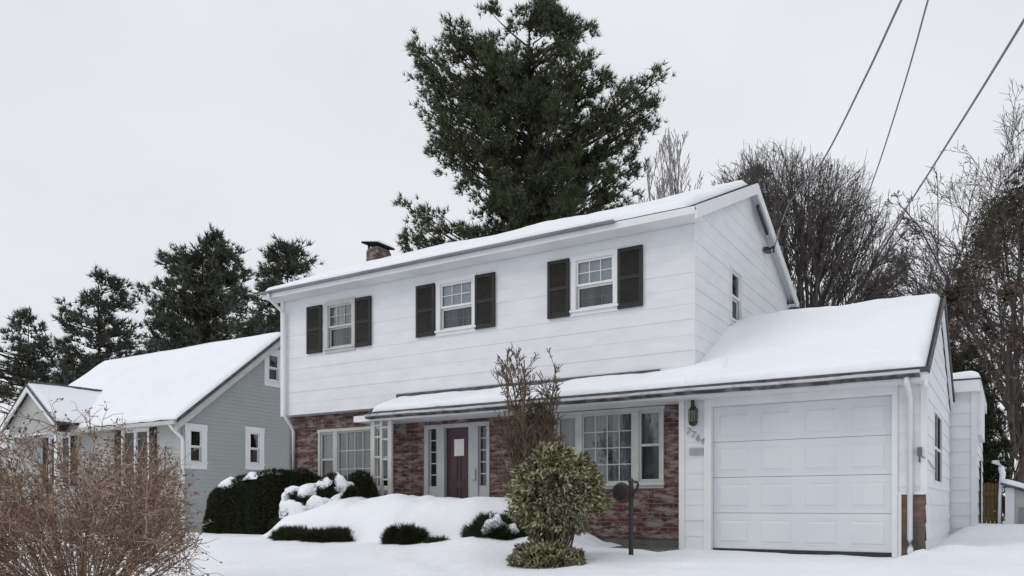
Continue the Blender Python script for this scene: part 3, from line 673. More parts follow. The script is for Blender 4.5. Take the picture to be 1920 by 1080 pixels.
# lantern, numerals, plaque, meter
P, out = gf
lb = MB(); lb.lathe(P(-4.15,.0,2.12), [(.0,-.012),(.05,-.014),(.045,-.03),(.0,-.035)], 14, 'y')
lb.tube([P(-4.15,.02,2.13), P(-4.14,.06,2.23), P(-4.125,.10,2.25), P(-4.11,.125,2.21), P(-4.11,.125,2.165)], [.03,.028,.026,.024,.02], 8)
c = P(-4.11,.125,0)
lb.lathe((c[0],c[1],0), [(.0,2.17),(.03,2.165),(.07,2.12),(.078,2.105),(.066,2.10)], 8); lb.lathe((c[0],c[1],0), [(.066,1.925),(.072,1.91),(.055,1.88),(.02,1.86),(.0,1.855)], 8)
for j in range(8):
    t = 2*math.pi*(j+.5)/8; x, y = c[0]+.066*math.cos(t), c[1]+.066*math.sin(t); lb.tube([(x,y,1.92),(x,y,2.105)], .006, 5)
lan = lb.build('lantern', black_metal, house)
lg = MB(); lg.lathe((c[0],c[1],0), [(.058,1.925),(.06,2.0),(.058,2.10)], 8); lg.build('lamp_glass', amber_glass, lan)
for i, chh in enumerate('7764'):
    cu = bpy.data.curves.new('numeral', 'FONT'); cu.body = chh; cu.size = .15; cu.extrude = .006; cu.align_x = 'CENTER'
    t = bpy.data.objects.new('numeral', cu); col.objects.link(t)
    dg = bpy.context.evaluated_depsgraph_get(); me = bpy.data.meshes.new_from_object(t.evaluated_get(dg)); col.objects.unlink(t); bpy.data.objects.remove(t)
    me.name = 'numeral'; me.materials.append(number_m)
    o = bpy.data.objects.new('house_numeral', me); col.objects.link(o); o.parent = house; o.rotation_euler = (R(90), R(12), 0)
    o.location = (-4.225+.075*i+7, -.032, 1.745-.052*i)
pl = MB(); pl.box(-4.205,-3.985,-.034,-.018,1.425,1.535); plq = bev(pl.build('plaque', plate_m, house), .004)
pl = MB()
for zz in (1.45,1.475,1.5): pl.box(-4.18,-4.01,-.0365,-.0345,zz,zz+.008)
pl.build('faint_lines', mottled('plaque_line', (.27,.27,.28), (.31,.31,.32), 5, .6, .2, bdist=0), plq)
mt = MB(); mt.box(-1.055,-1.0,-.075,-.026,1.31,1.42); mt.tube([(-1.03,-.05,1.31),(-1.03,-.04,1.22)], .012); bev(mt.build('outlet_box', mottled('grey_box', (.10,.105,.125), (.14,.145,.16), 6, .5, .3, bdist=0), house), .006)
cr = MB(); cr.tube([(-1.03,-.03,1.32),(-.97,-.035,1.28),(GX1+.03,.05,1.25),(GX1+.03,.6,1.22),(GX1+.03,1.28,1.16)], .008, 6); cr.build('cable', number_m, house)
# rear extension, right of the garage
ex = MB(); ef = front(4.92); es = side(-.545)
lap(ex, ef, GX1-.6, -.545, .0, 2.80, [], .235, .014, .3); lap(ex, es, 4.92, 9., .0, 2.80, [], .235, .014, .3)
ex.build('extension_wall', white, house)
et = MB(); et.box(-.615,-.525,4.892,4.918,.0,2.72); et.box(-.543,-.521,4.918,4.99,.0,2.72)
et.box(GX1-.6,-.47,4.74,4.78,2.72,2.93); et.box(-.49,-.455,4.78,9.,2.72,2.93); et.box(GX1-.6,-.49,4.78,9,2.72,2.735)
et.box(-.541,-.455,4.995,7.2,1.95,2.72)
et.build('extension_trim', white_trim, house)
er = MB(); er.box(GX1-.6,-.445,4.73,9.0,2.93,2.955); err = er.build('extension_roof', asphalt_roof, house)
snow_slab((GX1-.3,4.73,2.955),(-.45,4.73,2.955),(-.45,8.9,2.955),(GX1-.3,8.9,2.955), 16, 40, .16, 'roof_snow', err, edges=(1,1,1,1), seed=21)
ge = MB(); ge.prism([(GXR-.02,5.0,2.66),(GXR-.02,5.36,2.34),(GXR-.02,5.36,2.60),(GXR-.02,5.1,2.72)], (.07,0,0)); ge.build('gutter_end', black_metal, house)

# ------------------------------------------------------------------ grey neighbour
nb = empty('grey_house', (-24, 6, -.1), 'grey clapboard house with steep snowy roof and white-trimmed gable windows', 'house')
NX, NY0, NY1, NXL = -20., 2.4, 9.5, -29.6; NR = (NY0+NY1)/2
ns = .80; nez = 3.30
def nz(y): return nez+ns*((y-NY0) if y < NR else (NY1-y))
gsd = side(NX); nfr = front(NY0)
NW = [(2.68,3.05,1.92,2.84),(4.80,5.16,1.98,2.92),(5.54,5.94,4.66,5.48)]
mb = MB(); lap(mb, gsd, lambda z: NY0 if z < nez else NY0+(z-nez)/ns, lambda z: NY1 if z < nez else NY1-(z-nez)/ns, -.4, nz(NR)-.02, NW, .115, .010)
mb.build('gable_wall', grey_siding_m, nb)
mb = MB(); FW = [(-22.75,-21.55,1.35,2.85),(-26.8,-25.7,1.35,2.85)]
lap(mb, nfr, NXL, NX, -.4, 3.32, FW, .115, .010); mb.quad((NXL,NY0,-.4),(NXL,NY1,-.4),(NXL,NY1,nez),(NXL,NY0,nez)); mb.poly([(NXL,NY0,nez),(NXL,NY1,nez),(NXL,NR,nz(NR))])
mb.build('front_wall', pale_grey_m, nb)
for H in NW: double_hung(gsd, *H, nb, white_trim, casing=.18, head=.18, sill=.17, grid=None, back=None)
for H in FW:
    P, out = nfr; fb = MB(); a0,a1,z0,z1 = H
    for b in ((a0-.1,a0,z0-.1,z1+.12),(a1,a1+.1,z0-.1,z1+.12),(a0,a1,z1,z1+.12),(a0,a1,z0-.1,z0),((a0+a1)/2-.05,(a0+a1)/2+.05,z0,z1)): pbox(fb, P, b[0], b[1], -.05, .04, b[2], b[3])
    wn = fb.build('window', white_trim, nb); pane(P, out, a0, a1, -.02, z0, z1, 'pane', glass, wn); room(P, a0, a1, z0, z1, wn)
    curtain(P, out, a0, a1, -.06, z0, z1, curtain_m, wn)
    for s0 in (a0-.42, a1+.12): shutter(nfr, s0, s0+.30, z0-.05, z1+.1, nb)
ov = .28
rb = MB(); za, zb = nz(NY0-ov), nz(NR); rx0, rx1 = NXL-.2, NX+.22
for s in (0, 1):
    Yf = (lambda y: y) if s == 0 else (lambda y: 2*NR-y)
    rb.hexa([(rx0,Yf(NY0-ov),za-.06),(rx1,Yf(NY0-ov),za-.06),(rx1,Yf(NR),zb-.06),(rx0,Yf(NR),zb-.06),(rx0,Yf(NY0-ov),za),(rx1,Yf(NY0-ov),za),(rx1,Yf(NR),zb),(rx0,Yf(NR),zb)])
nroof = rb.build('roof', asphalt_roof, nb)
snow_slab((rx0+.02,NY0-ov,za),(rx1-.04,NY0-ov,za),(rx1-.04,NR,zb),(rx0+.02,NR,zb), 60, 40, .11, 'roof_snow', nroof, edges=(1,1,0,1), amp=.25, seed=31)
snow_slab((rx1-.04,2*NR-NY0+ov,za),(rx0,2*NR-NY0+ov,za),(rx0,NR,zb),(rx1-.04,NR,zb), 20, 20, .11, 'roof_snow', nroof, edges=(1,1,0,1), seed=33)
rk = MB(); dk = MB()
for s in (0, 1):
    Yf = (lambda y: y) if s == 0 else (lambda y: 2*NR-y)
    rk.prism([(NX+.02,Yf(NY0-ov),za-.30),(NX+.02,Yf(NR-.002),zb-.30),(NX+.02,Yf(NR-.002),zb-.065),(NX+.02,Yf(NY0-ov),za-.065)], (.19,0,0))
    dk.prism([(rx1+.002,Yf(NY0-ov-.03),za-.10),(rx1+.002,Yf(NR-.002),zb-.085),(rx1+.002,Yf(NR-.002),zb+.03),(rx1+.002,Yf(NY0-ov-.03),za+.02)], (.02,0,0))
rk.box(rx0, NX+.2, NY0-ov-.02, NY0-.02, za-.12, za-.065); rk.box(rx0, NX+.2, NY0-ov-.12, NY0-ov-.021, za-.14, za-.03)
rk.build('eave_trim', off_trim, nb); dk.build('drip_edge', dark_drip, nb)
ds = MB(); ds.tube([(NX-.05,NY0-.36,za-.1),(NX+.02,NY0-.3,za-.25),(NX+.06,NY0-.02,za-.50),(NX+.06,NY0+.0,za-.62),(NX+.06,NY0,-.1)], .05, 8); ds.build('downspout', white_trim, nb, True)
# front cross gable
cg0, cg1, cgy, cgz = -27.95, -24.85, 1.6, 3.30; cgm = (cg0+cg1)/2; cgt = 4.50
mb = MB(); cf = front(cgy); sl2 = (cgt-.1-cgz)/(cgm-cg0)
lap(mb, cf, lambda z: cg0+.12 if z < cgz else cg0+.12+(z-cgz)/sl2*.93, lambda z: cg1-.12 if z < cgz else cg1-.12-(z-cgz)/sl2*.93, 2.95, cgt-.12, [], .115, .01); mb.build('cross_gable_wall', pale_grey_m, nb)
py = MB(); py.box(cg0+.12, cg0+.3, cgy, cgy+.18, -.4, 2.95); py.box(cg1-.3, cg1-.12, cgy, cgy+.18, -.4, 2.95); py.box(cg0+.1, cg1-.1, cgy+.0, NY0, 2.90, 2.95); py.build('porch_post', white_trim, nb)
rb = MB()
for s in (-1, 1):
    xe = cgm+s*(cgm-cg0+.12)
    ze = cgz-.12*sl2; yb = 5.0
    rb.hexa([(xe,cgy-.2,ze-.05),(xe,yb,ze-.05),(cgm,yb,cgt-.05),(cgm,cgy-.2,cgt-.05),(xe,cgy-.2,ze),(xe,yb,ze),(cgm,yb,cgt),(cgm,cgy-.2,cgt)])
cr_ = rb.build('cross_gable_roof', asphalt_roof, nb)
snow_slab((cgm+(cgm-cg0+.10),cgy-.16,cgz-.10*sl2),(cgm+(cgm-cg0+.10),4.6,cgz-.10*sl2),(cgm,4.6,cgt),(cgm,cgy-.16,cgt), 30, 16, .09, 'roof_snow', cr_, edges=(1,0,0,1), seed=41)
snow_slab((cgm-(cgm-cg0+.10),4.6,cgz-.10*sl2),(cgm-(cgm-cg0+.10),cgy-.16,cgz-.10*sl2),(cgm,cgy-.16,cgt),(cgm,4.6,cgt), 30, 16, .09, 'roof_snow', cr_, edges=(1,1,0,0), seed=43)
rk = MB(); dk = MB()
for s in (-1, 1):
    xe = cgm+s*(cgm-cg0+.12); ze = cgz-.12*sl2
    rk.prism([(xe,cgy-.19,ze-.20),(cgm,cgy-.19,cgt-.22),(cgm,cgy-.19,cgt-.055),(xe,cgy-.19,ze-.055)], (0,.05,0))
    if s == 1: dk.prism([(xe+.02,cgy-.215,ze-.06),(cgm,cgy-.215,cgt-.06),(cgm,cgy-.215,cgt+.04),(xe+.02,cgy-.215,ze+.02)], (0,.02,0))
rk.build('cross_gable_trim', white_trim, nb); dk.build('drip_edge', dark_drip, nb)
rv = MB(); rv.box(cgm-.05, cgm+.05, cgy-.1, 4.45, cgt+.01, cgt+.125); rv.build('ridge_strip', dark_drip, nb)

# small far house at the left edge
fh = empty('far_house', (-50, 16, -.1), 'pale distant house with snowy roof at the left edge behind the cross gable', 'house')
fp = onD(-40, 780, 48.); fx, fy = fp[0], fp[1]
mb = MB(); mb.box(fx-6, fx+3.2, fy, fy+7, -.4, 4.0); mb.prism([(fx+3.2,fy,4.0),(fx+3.2,fy+7,4.0),(fx+3.2,fy+3.5,6.6)], (-9.2,0,0)); mb.build('wall', pale_grey_m, fh)
rb = MB(); rb.hexa([(fx-6.3,fy-.3,3.8),(fx+3.5,fy-.3,3.8),(fx+3.5,fy+3.5,6.7),(fx-6.3,fy+3.5,6.7),(fx-6.3,fy-.3,3.9),(fx+3.5,fy-.3,3.9),(fx+3.5,fy+3.5,6.8),(fx-6.3,fy+3.5,6.8)])
rb.hexa([(fx-6.3,fy+7.3,3.8),(fx+3.5,fy+7.3,3.8),(fx+3.5,fy+3.5,6.7),(fx-6.3,fy+3.5,6.7),(fx-6.3,fy+7.3,3.9),(fx+3.5,fy+7.3,3.9),(fx+3.5,fy+3.5,6.8),(fx-6.3,fy+3.5,6.8)])
fr_ = rb.build('roof', asphalt_roof, fh)
snow_slab((fx-6.3,fy-.3,3.9),(fx+3.5,fy-.3,3.9),(fx+3.5,fy+3.5,6.8),(fx-6.3,fy+3.5,6.8), 20, 12, .15, 'roof_snow', fr_, edges=(1,1,0,1), seed=51)

# ------------------------------------------------------------------ conifers
def conifer(px_trunk, D, poly, mat, nb_, tufts, tl, tw, label, group, dens_r=.45, rise=.35, seedv=1, name='pine_tree', depth=.85, base_z=0., nbl=9, tips=(), trunk_r=.3, bias=None, clump=.10):
    r2 = np.random.default_rng(seedv)
    poly = np.array(poly, float); ys0, ys1 = poly[:, 1].min(), poly[:, 1].max(); xs0, xs1 = poly[:, 0].min(), poly[:, 0].max()
    base = onD(px_trunk, YH, D); base[2] = base_z
    top_z = onD(px_trunk, ys0, D)[2]
    tgt = []
    # sample branch tips in the silhouette
    while len(tgt) < nb_:
        p = np.array((r2.uniform(xs0, xs1), r2.uniform(ys0, ys1)))
        if not pip(p[None], poly)[0]: continue
        if bias is not None and r2.random() > bias(p[0], p[1]): continue
        row = poly; # half width at this height
        q = np.linspace(xs0, xs1, 60); ins = pip(np.stack((q, np.full(60, p[1])), -1), poly); c = (q[ins].min()+q[ins].max())/2 if ins.any() else p[0]; hw = max((q[ins].max()-q[ins].min())/2, 8) if ins.any() else 8
        u = (p[0]-c)/hw; wmax = math.sqrt(max(0, 1-u*u))*hw*D/F*depth
        tgt.append((p[0], p[1], r2.uniform(-1, 1)*wmax))
    for t in tips: tgt.append((t[0], t[1], r2.uniform(-.6, .6)))
    root = empty(name, base, label, 'tree', group)
    T = Tubes(5); tr = []
    for i in range(9):
        f = i/8; tr.append(base+np.array((.12*math.sin(f*5), .1*math.cos(f*4), f*(top_z-base_z)*.97-.2)))
    T.add(tr, [trunk_r*(1-.93*i/8) for i in range(9)])
    C = []; Dv = []
    for (x, y, w) in tgt:
        p = onD(x, y, D)+FWD*w
        horiz = math.hypot(p[0]-base[0], p[1]-base[1])
        zb = max(base_z+1, min(p[2]-rise*horiz-.25*r2.random(), top_z-.4)); b = np.array((base[0], base[1], zb))
        mid = (b+p)/2; mid[2] -= .10*horiz
        pts = [(1-t)**2*b+2*t*(1-t)*mid+t*t*p for t in (0, .25, .5, .75, 1)]
        r0 = .02+.012*horiz; T.add(pts, [r0, r0*.8, r0*.6, r0*.4, r0*.18])
        d = unit(p-mid)
        n = int(tufts*(.6+.8*r2.random()))
        ncl = max(2, n//9); n = ncl*9
        t = np.repeat(1-r2.random(ncl)**1.4*.5, 9)+.02*r2.normal(size=n); t = np.clip(t, 0, 1.02)
        ctr = ((1-t)**2)[:, None]*b+(2*t*(1-t))[:, None]*mid+(t*t)[:, None]*p
        sp = dens_r*(.45+.75*(1-t))
        o = np.repeat(r2.normal(size=(ncl, 3)), 9, 0)*sp[:, None]*.95+r2.normal(size=(n, 3))*clump; o[:, 2] *= .7
        c = ctr+o; C.append(c); Dv.append(unit(d+np.array((0,0,.55))+o*.9))
    C = np.concatenate(C); Dv = np.concatenate(Dv)
    V, Fc = blades(C, Dv, nbl, tl, tw, .55)
    T.build('trunk', bark, root); mesh_obj('crown', V, Fc, mat, root)
    return root
BIG = [(1010,0),(1040,5),(1045,60),(1075,45),(1102,55),(1100,130),(1110,175),(1132,140),(1148,140),(1130,190),(1150,225),(1190,182),(1215,165),(1242,155),(1236,210),(1215,265),(1195,300),(1205,340),(1185,385),(1160,430),(1120,560),(830,560),(760,485),(755,455),(775,430),(750,388),(800,400),(845,365),(815,310),(800,268),(818,240),(790,225),(800,180),(765,92),(790,75),(830,95),(840,40),(868,60),(890,105),(900,65),(915,32),(930,60),(955,60),(970,25),(985,65),(1000,55)]
tipsB = [(835,45),(918,40),(972,32),(1022,5),(1030,20),(1018,40),(1075,52),(1098,62),(1140,145),(1135,160),(1205,180),(1238,160),(1225,190),(1210,215),(772,90),(790,85),(785,120),(800,150),(800,190),(805,260),(825,290),(760,390),(765,455),(780,440),(790,470),(800,455),(1195,300),(1190,340),(900,70),(840,70),(850,90),(862,70)]
def bigbias(x, y):
    if x < 860 and y < 330: return .55
    if x < 920 and 290 < y < 430: return .18
    if 1110 < x < 1200 and y < 260: return .6
    if x > 900 and y > 150: return 1.
    return .8
conifer(1000, 26., BIG, pine_green, 262, 94, .19, .014, 'tall dense dark green pine rising behind the white house roof', 'pine trees', .36, .55, 3, tips=tipsB, bias=bigbias, trunk_r=.36, nbl=10)
P1 = [(50,588),(70,590),(92,625),(112,665),(125,730),(120,760),(-70,760),(-60,650),(0,632),(28,600)]
P2 = [(185,503),(205,500),(240,530),(236,560),(262,590),(285,640),(280,740),(110,740),(104,600),(120,570),(148,575),(158,520)]
P3 = [(395,445),(415,442),(430,462),(470,455),(466,500),(478,520),(440,600),(462,645),(455,700),(285,690),(268,560),(288,535),(318,520),(298,480),(330,462),(352,490),(372,480)]
P4 = [(535,467),(578,475),(576,520),(585,560),(600,640),(520,660),(430,625),(460,592),(443,580),(480,562),(453,545),(485,530),(484,510),(505,475)]
grp = 'pine trees'
conifer(58, 44., P1, pine_far, 80, 27, .30, .028, 'smallest pale pine at the left edge behind the grey house', grp, .38, .25, 11, trunk_r=.22, clump=.16)
conifer(190, 43., P2, pine_far, 110, 28, .30, .028, 'ragged pine with gaps above the left end of the grey roof', grp, .36, .25, 12, trunk_r=.25, clump=.16)
conifer(385, 40., P3, pine_far, 165, 32, .30, .028, 'broad dark pine above the middle of the grey house ridge', grp, .36, .45, 13, trunk_r=.28, clump=.16, tips=[(400,447),(465,460),(335,465),(303,485),(375,483),(280,545)])
conifer(545, 36., P4, pine_far, 64, 34, .30, .026, 'dark pine half hidden by the left corner of the white house', grp, .30, .05, 14, trunk_r=.22, clump=.16, tips=[(570,478),(540,470),(445,580),(455,548),(447,622)])
conifer(1418, 33., [(1385,355),(1380,338),(1405,325),(1438,316),(1446,335),(1440,360),(1500,640),(1330,640)], pine_green, 60, 30, .30, .022, 'small pine top peeping over the ridge behind the bare tree', grp, .28, .3, 15, trunk_r=.15)
conifer(1812, 19.5, [(1815,640),(1830,680),(1855,740),(1878,800),(1882,905),(1880,1000),(1770,1000),(1775,800),(1795,690)], yew_green, 150, 40, .12, .011, 'narrow dark arborvitae just behind the white extension', None, .14, .6, 16, name='arborvitae', base_z=.2, trunk_r=.09, nbl=12)

# ------------------------------------------------------------------ bare trees
def bare_tree(name, base_px, D, poly, label, group, n_stem, spread, mat, r0, lv, seedv, base_z=0., wig=.05, depth=.8, up=.35, ang=.55, len0=None, minr=.004, kids=(9,7,5), ratio=(.5,.4), loose=.0, cat='tree', trunk_h=.5, k=4, parent=None, cap=40000, jit=.12, fw=.4, droop=0., bend=0.):
    r2 = np.random.default_rng(seedv); poly = np.array(poly, float)
    base = onD(base_px, YH, D); base[2] = base_z
    pc = poly.mean(0); half = (poly[:, 0].max()-poly[:, 0].min())/2*D/F*depth
    T = Tubes(k); cnt = [0]; ends = []; ymx = poly[:, 1].max()-15
    def inside(p):
        w = float(np.dot(p-base, FWD)); q = proj(p)
        return abs(w) < half and pip(q[None], poly)[0]
    def grow(p, d, L, r, level, inenv):
        if cnt[0] > cap: return
        npt = 7 if level == 0 else (5 if level == 1 else 4)
        pts = [p]; cur = p.copy(); dd = d.copy(); step = L/(npt-1); was = inenv
        axis_ = unit(r2.normal(size=3))
        for i in range(npt-1):
            dd = unit(dd+wig*r2.normal(size=3)+np.array((0,0,up*.12-droop*.2*(i/npt)))+bend*.1*axis_)
            nxt = cur+dd*step
            ok = inside(nxt+jit*r2.normal(size=3))
            if not ok and (was or proj(nxt)[1] < ymx) and r2.random() > loose:
                nxt = cur+dd*step*.4
                pts.append(nxt); cur = nxt
                break
            pts.append(nxt); cur = nxt
        while len(pts) < npt:
            pts.append(pts[-1]+(pts[-1]-pts[-2])*.25)
        rr = [max(r*(1-.8*i/(npt-1)), minr*.7) for i in range(npt)]
        T.add(pts, rr); cnt[0] += 1
        if level >= lv: ends.append((pts[-1], dd)); return
        nk = kids[level]
        for j in range(nk):
            t = (.22 if level else .18)+(.98-.22)*(j+r2.random())/nk
            f = t*(npt-1); i = min(int(f), npt-2); a = pts[i]+(pts[i+1]-pts[i])*(f-i); dl = unit(pts[i+1]-pts[i])
            s = unit(np.cross(dl, r2.normal(size=3)))
            nd = unit(dl*math.cos(ang)+s*math.sin(ang)*(.6+.7*r2.random())+np.array((0,0,up*.4)))
            grow(a, nd, L*ratio[min(level, len(ratio)-1)]*(1.15-.6*t)*(.7+.6*r2.random()), max(r*(1-.75*t)*.55, minr), level+1, inside(a))
    root = empty(name, base, label, cat, group)
    for s in range(n_stem):
        t = (s+.5)/n_stem; th = spread[0]+(spread[1]-spread[0])*t+r2.normal()*.04
        d = unit(RGT*math.sin(th)+np.array((0,0,math.cos(th)))+FWD*r2.uniform(-1, 1)*max(abs(spread[0]), abs(spread[1]))*fw*depth)
        # length to the envelope
        L = (len0 or 6.)*(.85+.3*r2.random())
        st = base+np.array((0,0,trunk_h*(.75+.25*r2.random())))+RGT*r2.uniform(-.15,.15)
        grow(st, d, L, r0*(.7+.6*r2.random()), 0, False)
    if trunk_h > .6: T.add([base-np.array((0,0,.3)), base+np.array((0,0,trunk_h*.5)), base+np.array((.05,0,trunk_h)), base+np.array((.05,.05,trunk_h*1.5))], [r0*1.9, r0*1.6, r0*1.4, r0*.6])
    T.build('branches', mat, root)
    return root, ends
VASE = [(1330,360),(1335,300),(1350,275),(1400,252),(1450,243),(1500,262),(1560,282),(1640,322),(1690,390),(1705,470),(1690,560),(1640,700),(1400,700),(1350,480)]
bg = 'bare deciduous trees'
def dome_tree(base_px, D, org_y, arc, label, seedv, n=52, mat=None, minr=.0062):
    r2 = np.random.default_rng(seedv); T = Tubes(4)
    base = onD(base_px, YH, D); base[2] = 0; O = onD(base_px, org_y, D)
    arc = np.array(arc, float); seg = np.r_[0, np.cumsum(np.linalg.norm(np.diff(arc, axis=0), axis=1))]
    root = empty('bare_tree', base, label, 'tree', bg)
    for q in range(5):
        a = base+np.array((r2.normal()*.15, r2.normal()*.15, -.2)); T.add([a, (a+O)/2+r2.normal(size=3)*.08, O+r2.normal(size=3)*.12], [.16,.13,.09])
    def side(p, d, L, r, lev):
        npt = 4; pts = [p]; c = p; dd = d
        for _ in range(npt-1):
            dd = unit(dd+.07*r2.normal(size=3)+np.array((0,0,.02))); c = c+dd*L/(npt-1); pts.append(c)
        if not pip(proj(pts[-1]+.12*r2.normal(size=3))[None], poly_)[0]:
            if lev == 0: return
            pts = [pts[0]+(q-pts[0])*.55 for q in pts]; L = L*.55
        T.add(pts, [max(r*(1-.75*i/(npt-1)), minr*.7) for i in range(npt)])
        if lev == 0: return
        for j in range(6 if lev == 2 else 4):
            t = .2+.78*(j+r2.random())/(6 if lev == 2 else 4); f = t*(npt-1); i = min(int(f), npt-2); a = pts[i]+(pts[i+1]-pts[i])*(f-i)
            nd = unit(dd+.40*r2.normal(size=3)+np.array((0,0,.03))); side(a, nd, L*(.50 if lev == 2 else .55)*(1.15-.6*t)*(.7+.6*r2.random()), max(r*.55, minr), lev-1)
    poly_ = np.vstack((arc, [[1600,760],[1400,760]]))
    for k in range(n):
        t = (k+r2.random())/n*seg[-1]; P = np.array([np.interp(t, seg, arc[:, 0]), np.interp(t, seg, arc[:, 1])])
        Q = onD(P[0], P[1], D)-O; u = float(np.dot(Q, RGT)); ph = r2.uniform(-.6, .6)
        tip = O+RGT*u*math.cos(ph)+FWD*abs(u)*math.sin(ph)*.85+np.array((0,0,Q[2])); f0 = .97-.28*r2.random()**2
        tip = O+(tip-O)*f0; st = O+np.array((0,0,-.6*r2.random()))+r2.normal(size=3)*.12
        mid = (st+tip)/2+np.array((0,0,.03))*np.linalg.norm(tip-st)+r2.normal(size=3)*.16
        ts = np.linspace(0, 1, 8); pts = [(1-a)**2*st+2*a*(1-a)*mid+a*a*tip+r2.normal(size=3)*.035 for a in ts]
        L = np.linalg.norm(tip-st); r0 = .034+.034*r2.random()
        T.add(pts, [max(r0*(1-.85*a), minr) for a in ts])
        for j in range(14):
            a = .30+.68*(j+r2.random())/14; f = a*7; i = min(int(f), 6); p = pts[i]+(pts[i+1]-pts[i])*(f-i); d = unit(pts[i+1]-pts[i])
            nd = unit(d+.33*r2.normal(size=3)); side(p, nd, min(L*.36, L*(1-a)*.8+.45)*(.7+.4*r2.random()), max(r0*(1-.85*a)*.55, minr), 2 if a < .75 else 1)
    T.build('branches', mat, root)
dome_tree(1508, 23., 668, [(1335,500),(1318,400),(1330,330),(1360,285),(1400,262),(1450,255),(1500,268),(1560,283),(1620,312),(1668,354),(1700,410),(1712,470),(1710,530),(1695,580)], 'broad vase-shaped bare tree directly behind the garage roof', 21, mat=grey_bark)
bare_tree('bare_tree', 1250, 38., [(1195,400),(1212,300),(1232,250),(1265,222),(1292,255),(1325,320),(1335,500),(1195,500)], 'pale thin bare tree between the pine and the vase-shaped tree', bg, 7, (-.22,.24), pale_bark, .10, 3, 22, wig=.03, up=.25, ang=.36, len0=8.5, minr=.014, kids=(10,6,4), ratio=(.30,.4,.45), depth=1., trunk_h=10., jit=.3)
bare_tree('bare_tree', 1330, 36., [(1270,420),(1280,340),(1320,300),(1360,285),(1410,290),(1430,420),(1420,600),(1280,600)], 'hazy bare tree low behind the gable ridge', bg, 10, (-.4,.4), grey_bark, .07, 3, 27, wig=.05, up=.2, ang=.4, len0=7., minr=.011, kids=(10,7,4), ratio=(.30,.4,.45), depth=1., trunk_h=9., jit=.3)
RT = [(1845,200),(1870,150),(1960,40),(2150,60),(2150,760),(1800,760),(1720,560),(1690,480),(1715,425),(1770,345),(1800,330),(1850,320)]
bare_tree('bare_tree', 1975, 25., RT, 'tall spreading bare tree at the right edge of the photo', bg, 18, (-1.0,.5), grey_bark, .055, 3, 23, wig=.10, up=.10, ang=.65, len0=11., minr=.0075, kids=(12,8,5), ratio=(.34,.45,.5), depth=.8, trunk_h=3., loose=.03, jit=.5, cap=60000)
bare_tree('bare_tree', 1725, 31., [(1640,560),(1655,470),(1700,430),(1760,420),(1830,400),(1860,520),(1860,800),(1640,800)], 'low tangled bare tree beyond the right end of the garage ridge', bg, 16, (-.7,.7), grey_bark, .055, 3, 24, wig=.10, up=.15, ang=.65, len0=8., minr=.009, kids=(11,8,5), ratio=(.38,.45,.5), depth=.9, trunk_h=2.5, jit=.3, cap=60000)
BR = [(1895,380),(1960,345),(2060,480),(2070,900),(1880,930),(1800,820),(1800,700),(1772,620),(1792,560),(1828,470)]
r_, ends = bare_tree('brown_tree', 1915, 20.5, BR, 'brown twiggy tree with dead leaves behind the low shed', bg, 15, (-.5,.5), mottled('brown_bark', (.085,.070,.063), (.15,.125,.112), 5, .9, .1), .055, 3, 25, base_z=.2, wig=.12, up=.05, ang=.8, len0=8.2, minr=.007, kids=(9,7,5), ratio=(.40,.45,.5), depth=.7, trunk_h=2.)
E_ = np.array([e for e, _ in ends]); ED = np.array([d for _, d in ends]); sel = rng.random(len(E_)) < .75
qx = proj(E_)
hi = (qx[:, 1] < 520) & (qx[:, 0] > 1815)
V, Fc = blades(E_[sel & ~hi], ED[sel & ~hi]+np.array((0,0,-.4)), 6, .13, .032, .9, True); mesh_obj('dead_leaves', V, Fc, brown_leaf, r_)
c2 = E_[hi]
if len(c2):
    c2 = c2[::2]; c2 = np.repeat(c2, 4, 0)+rng.normal(size=(len(c2)*4, 3))*.16
    V, Fc = blades(c2, rng.normal(size=c2.shape), 6, .14, .012, .8); mesh_obj('olive_foliage', V, Fc, olive_leaf, r_)
bare_tree('thicket', 1890, 27., [(1830,700),(1850,640),(1930,600),(2050,620),(2050,960),(1830,960)], 'dark bare thicket low at the right edge behind the shed', None, 16, (-.6,.6), grey_bark, .05, 3, 26, wig=.10, up=.2, ang=.7, len0=5.5, minr=.009, kids=(8,6,4), ratio=(.42,.45,.5), depth=.9, trunk_h=.4, cat='shrub')

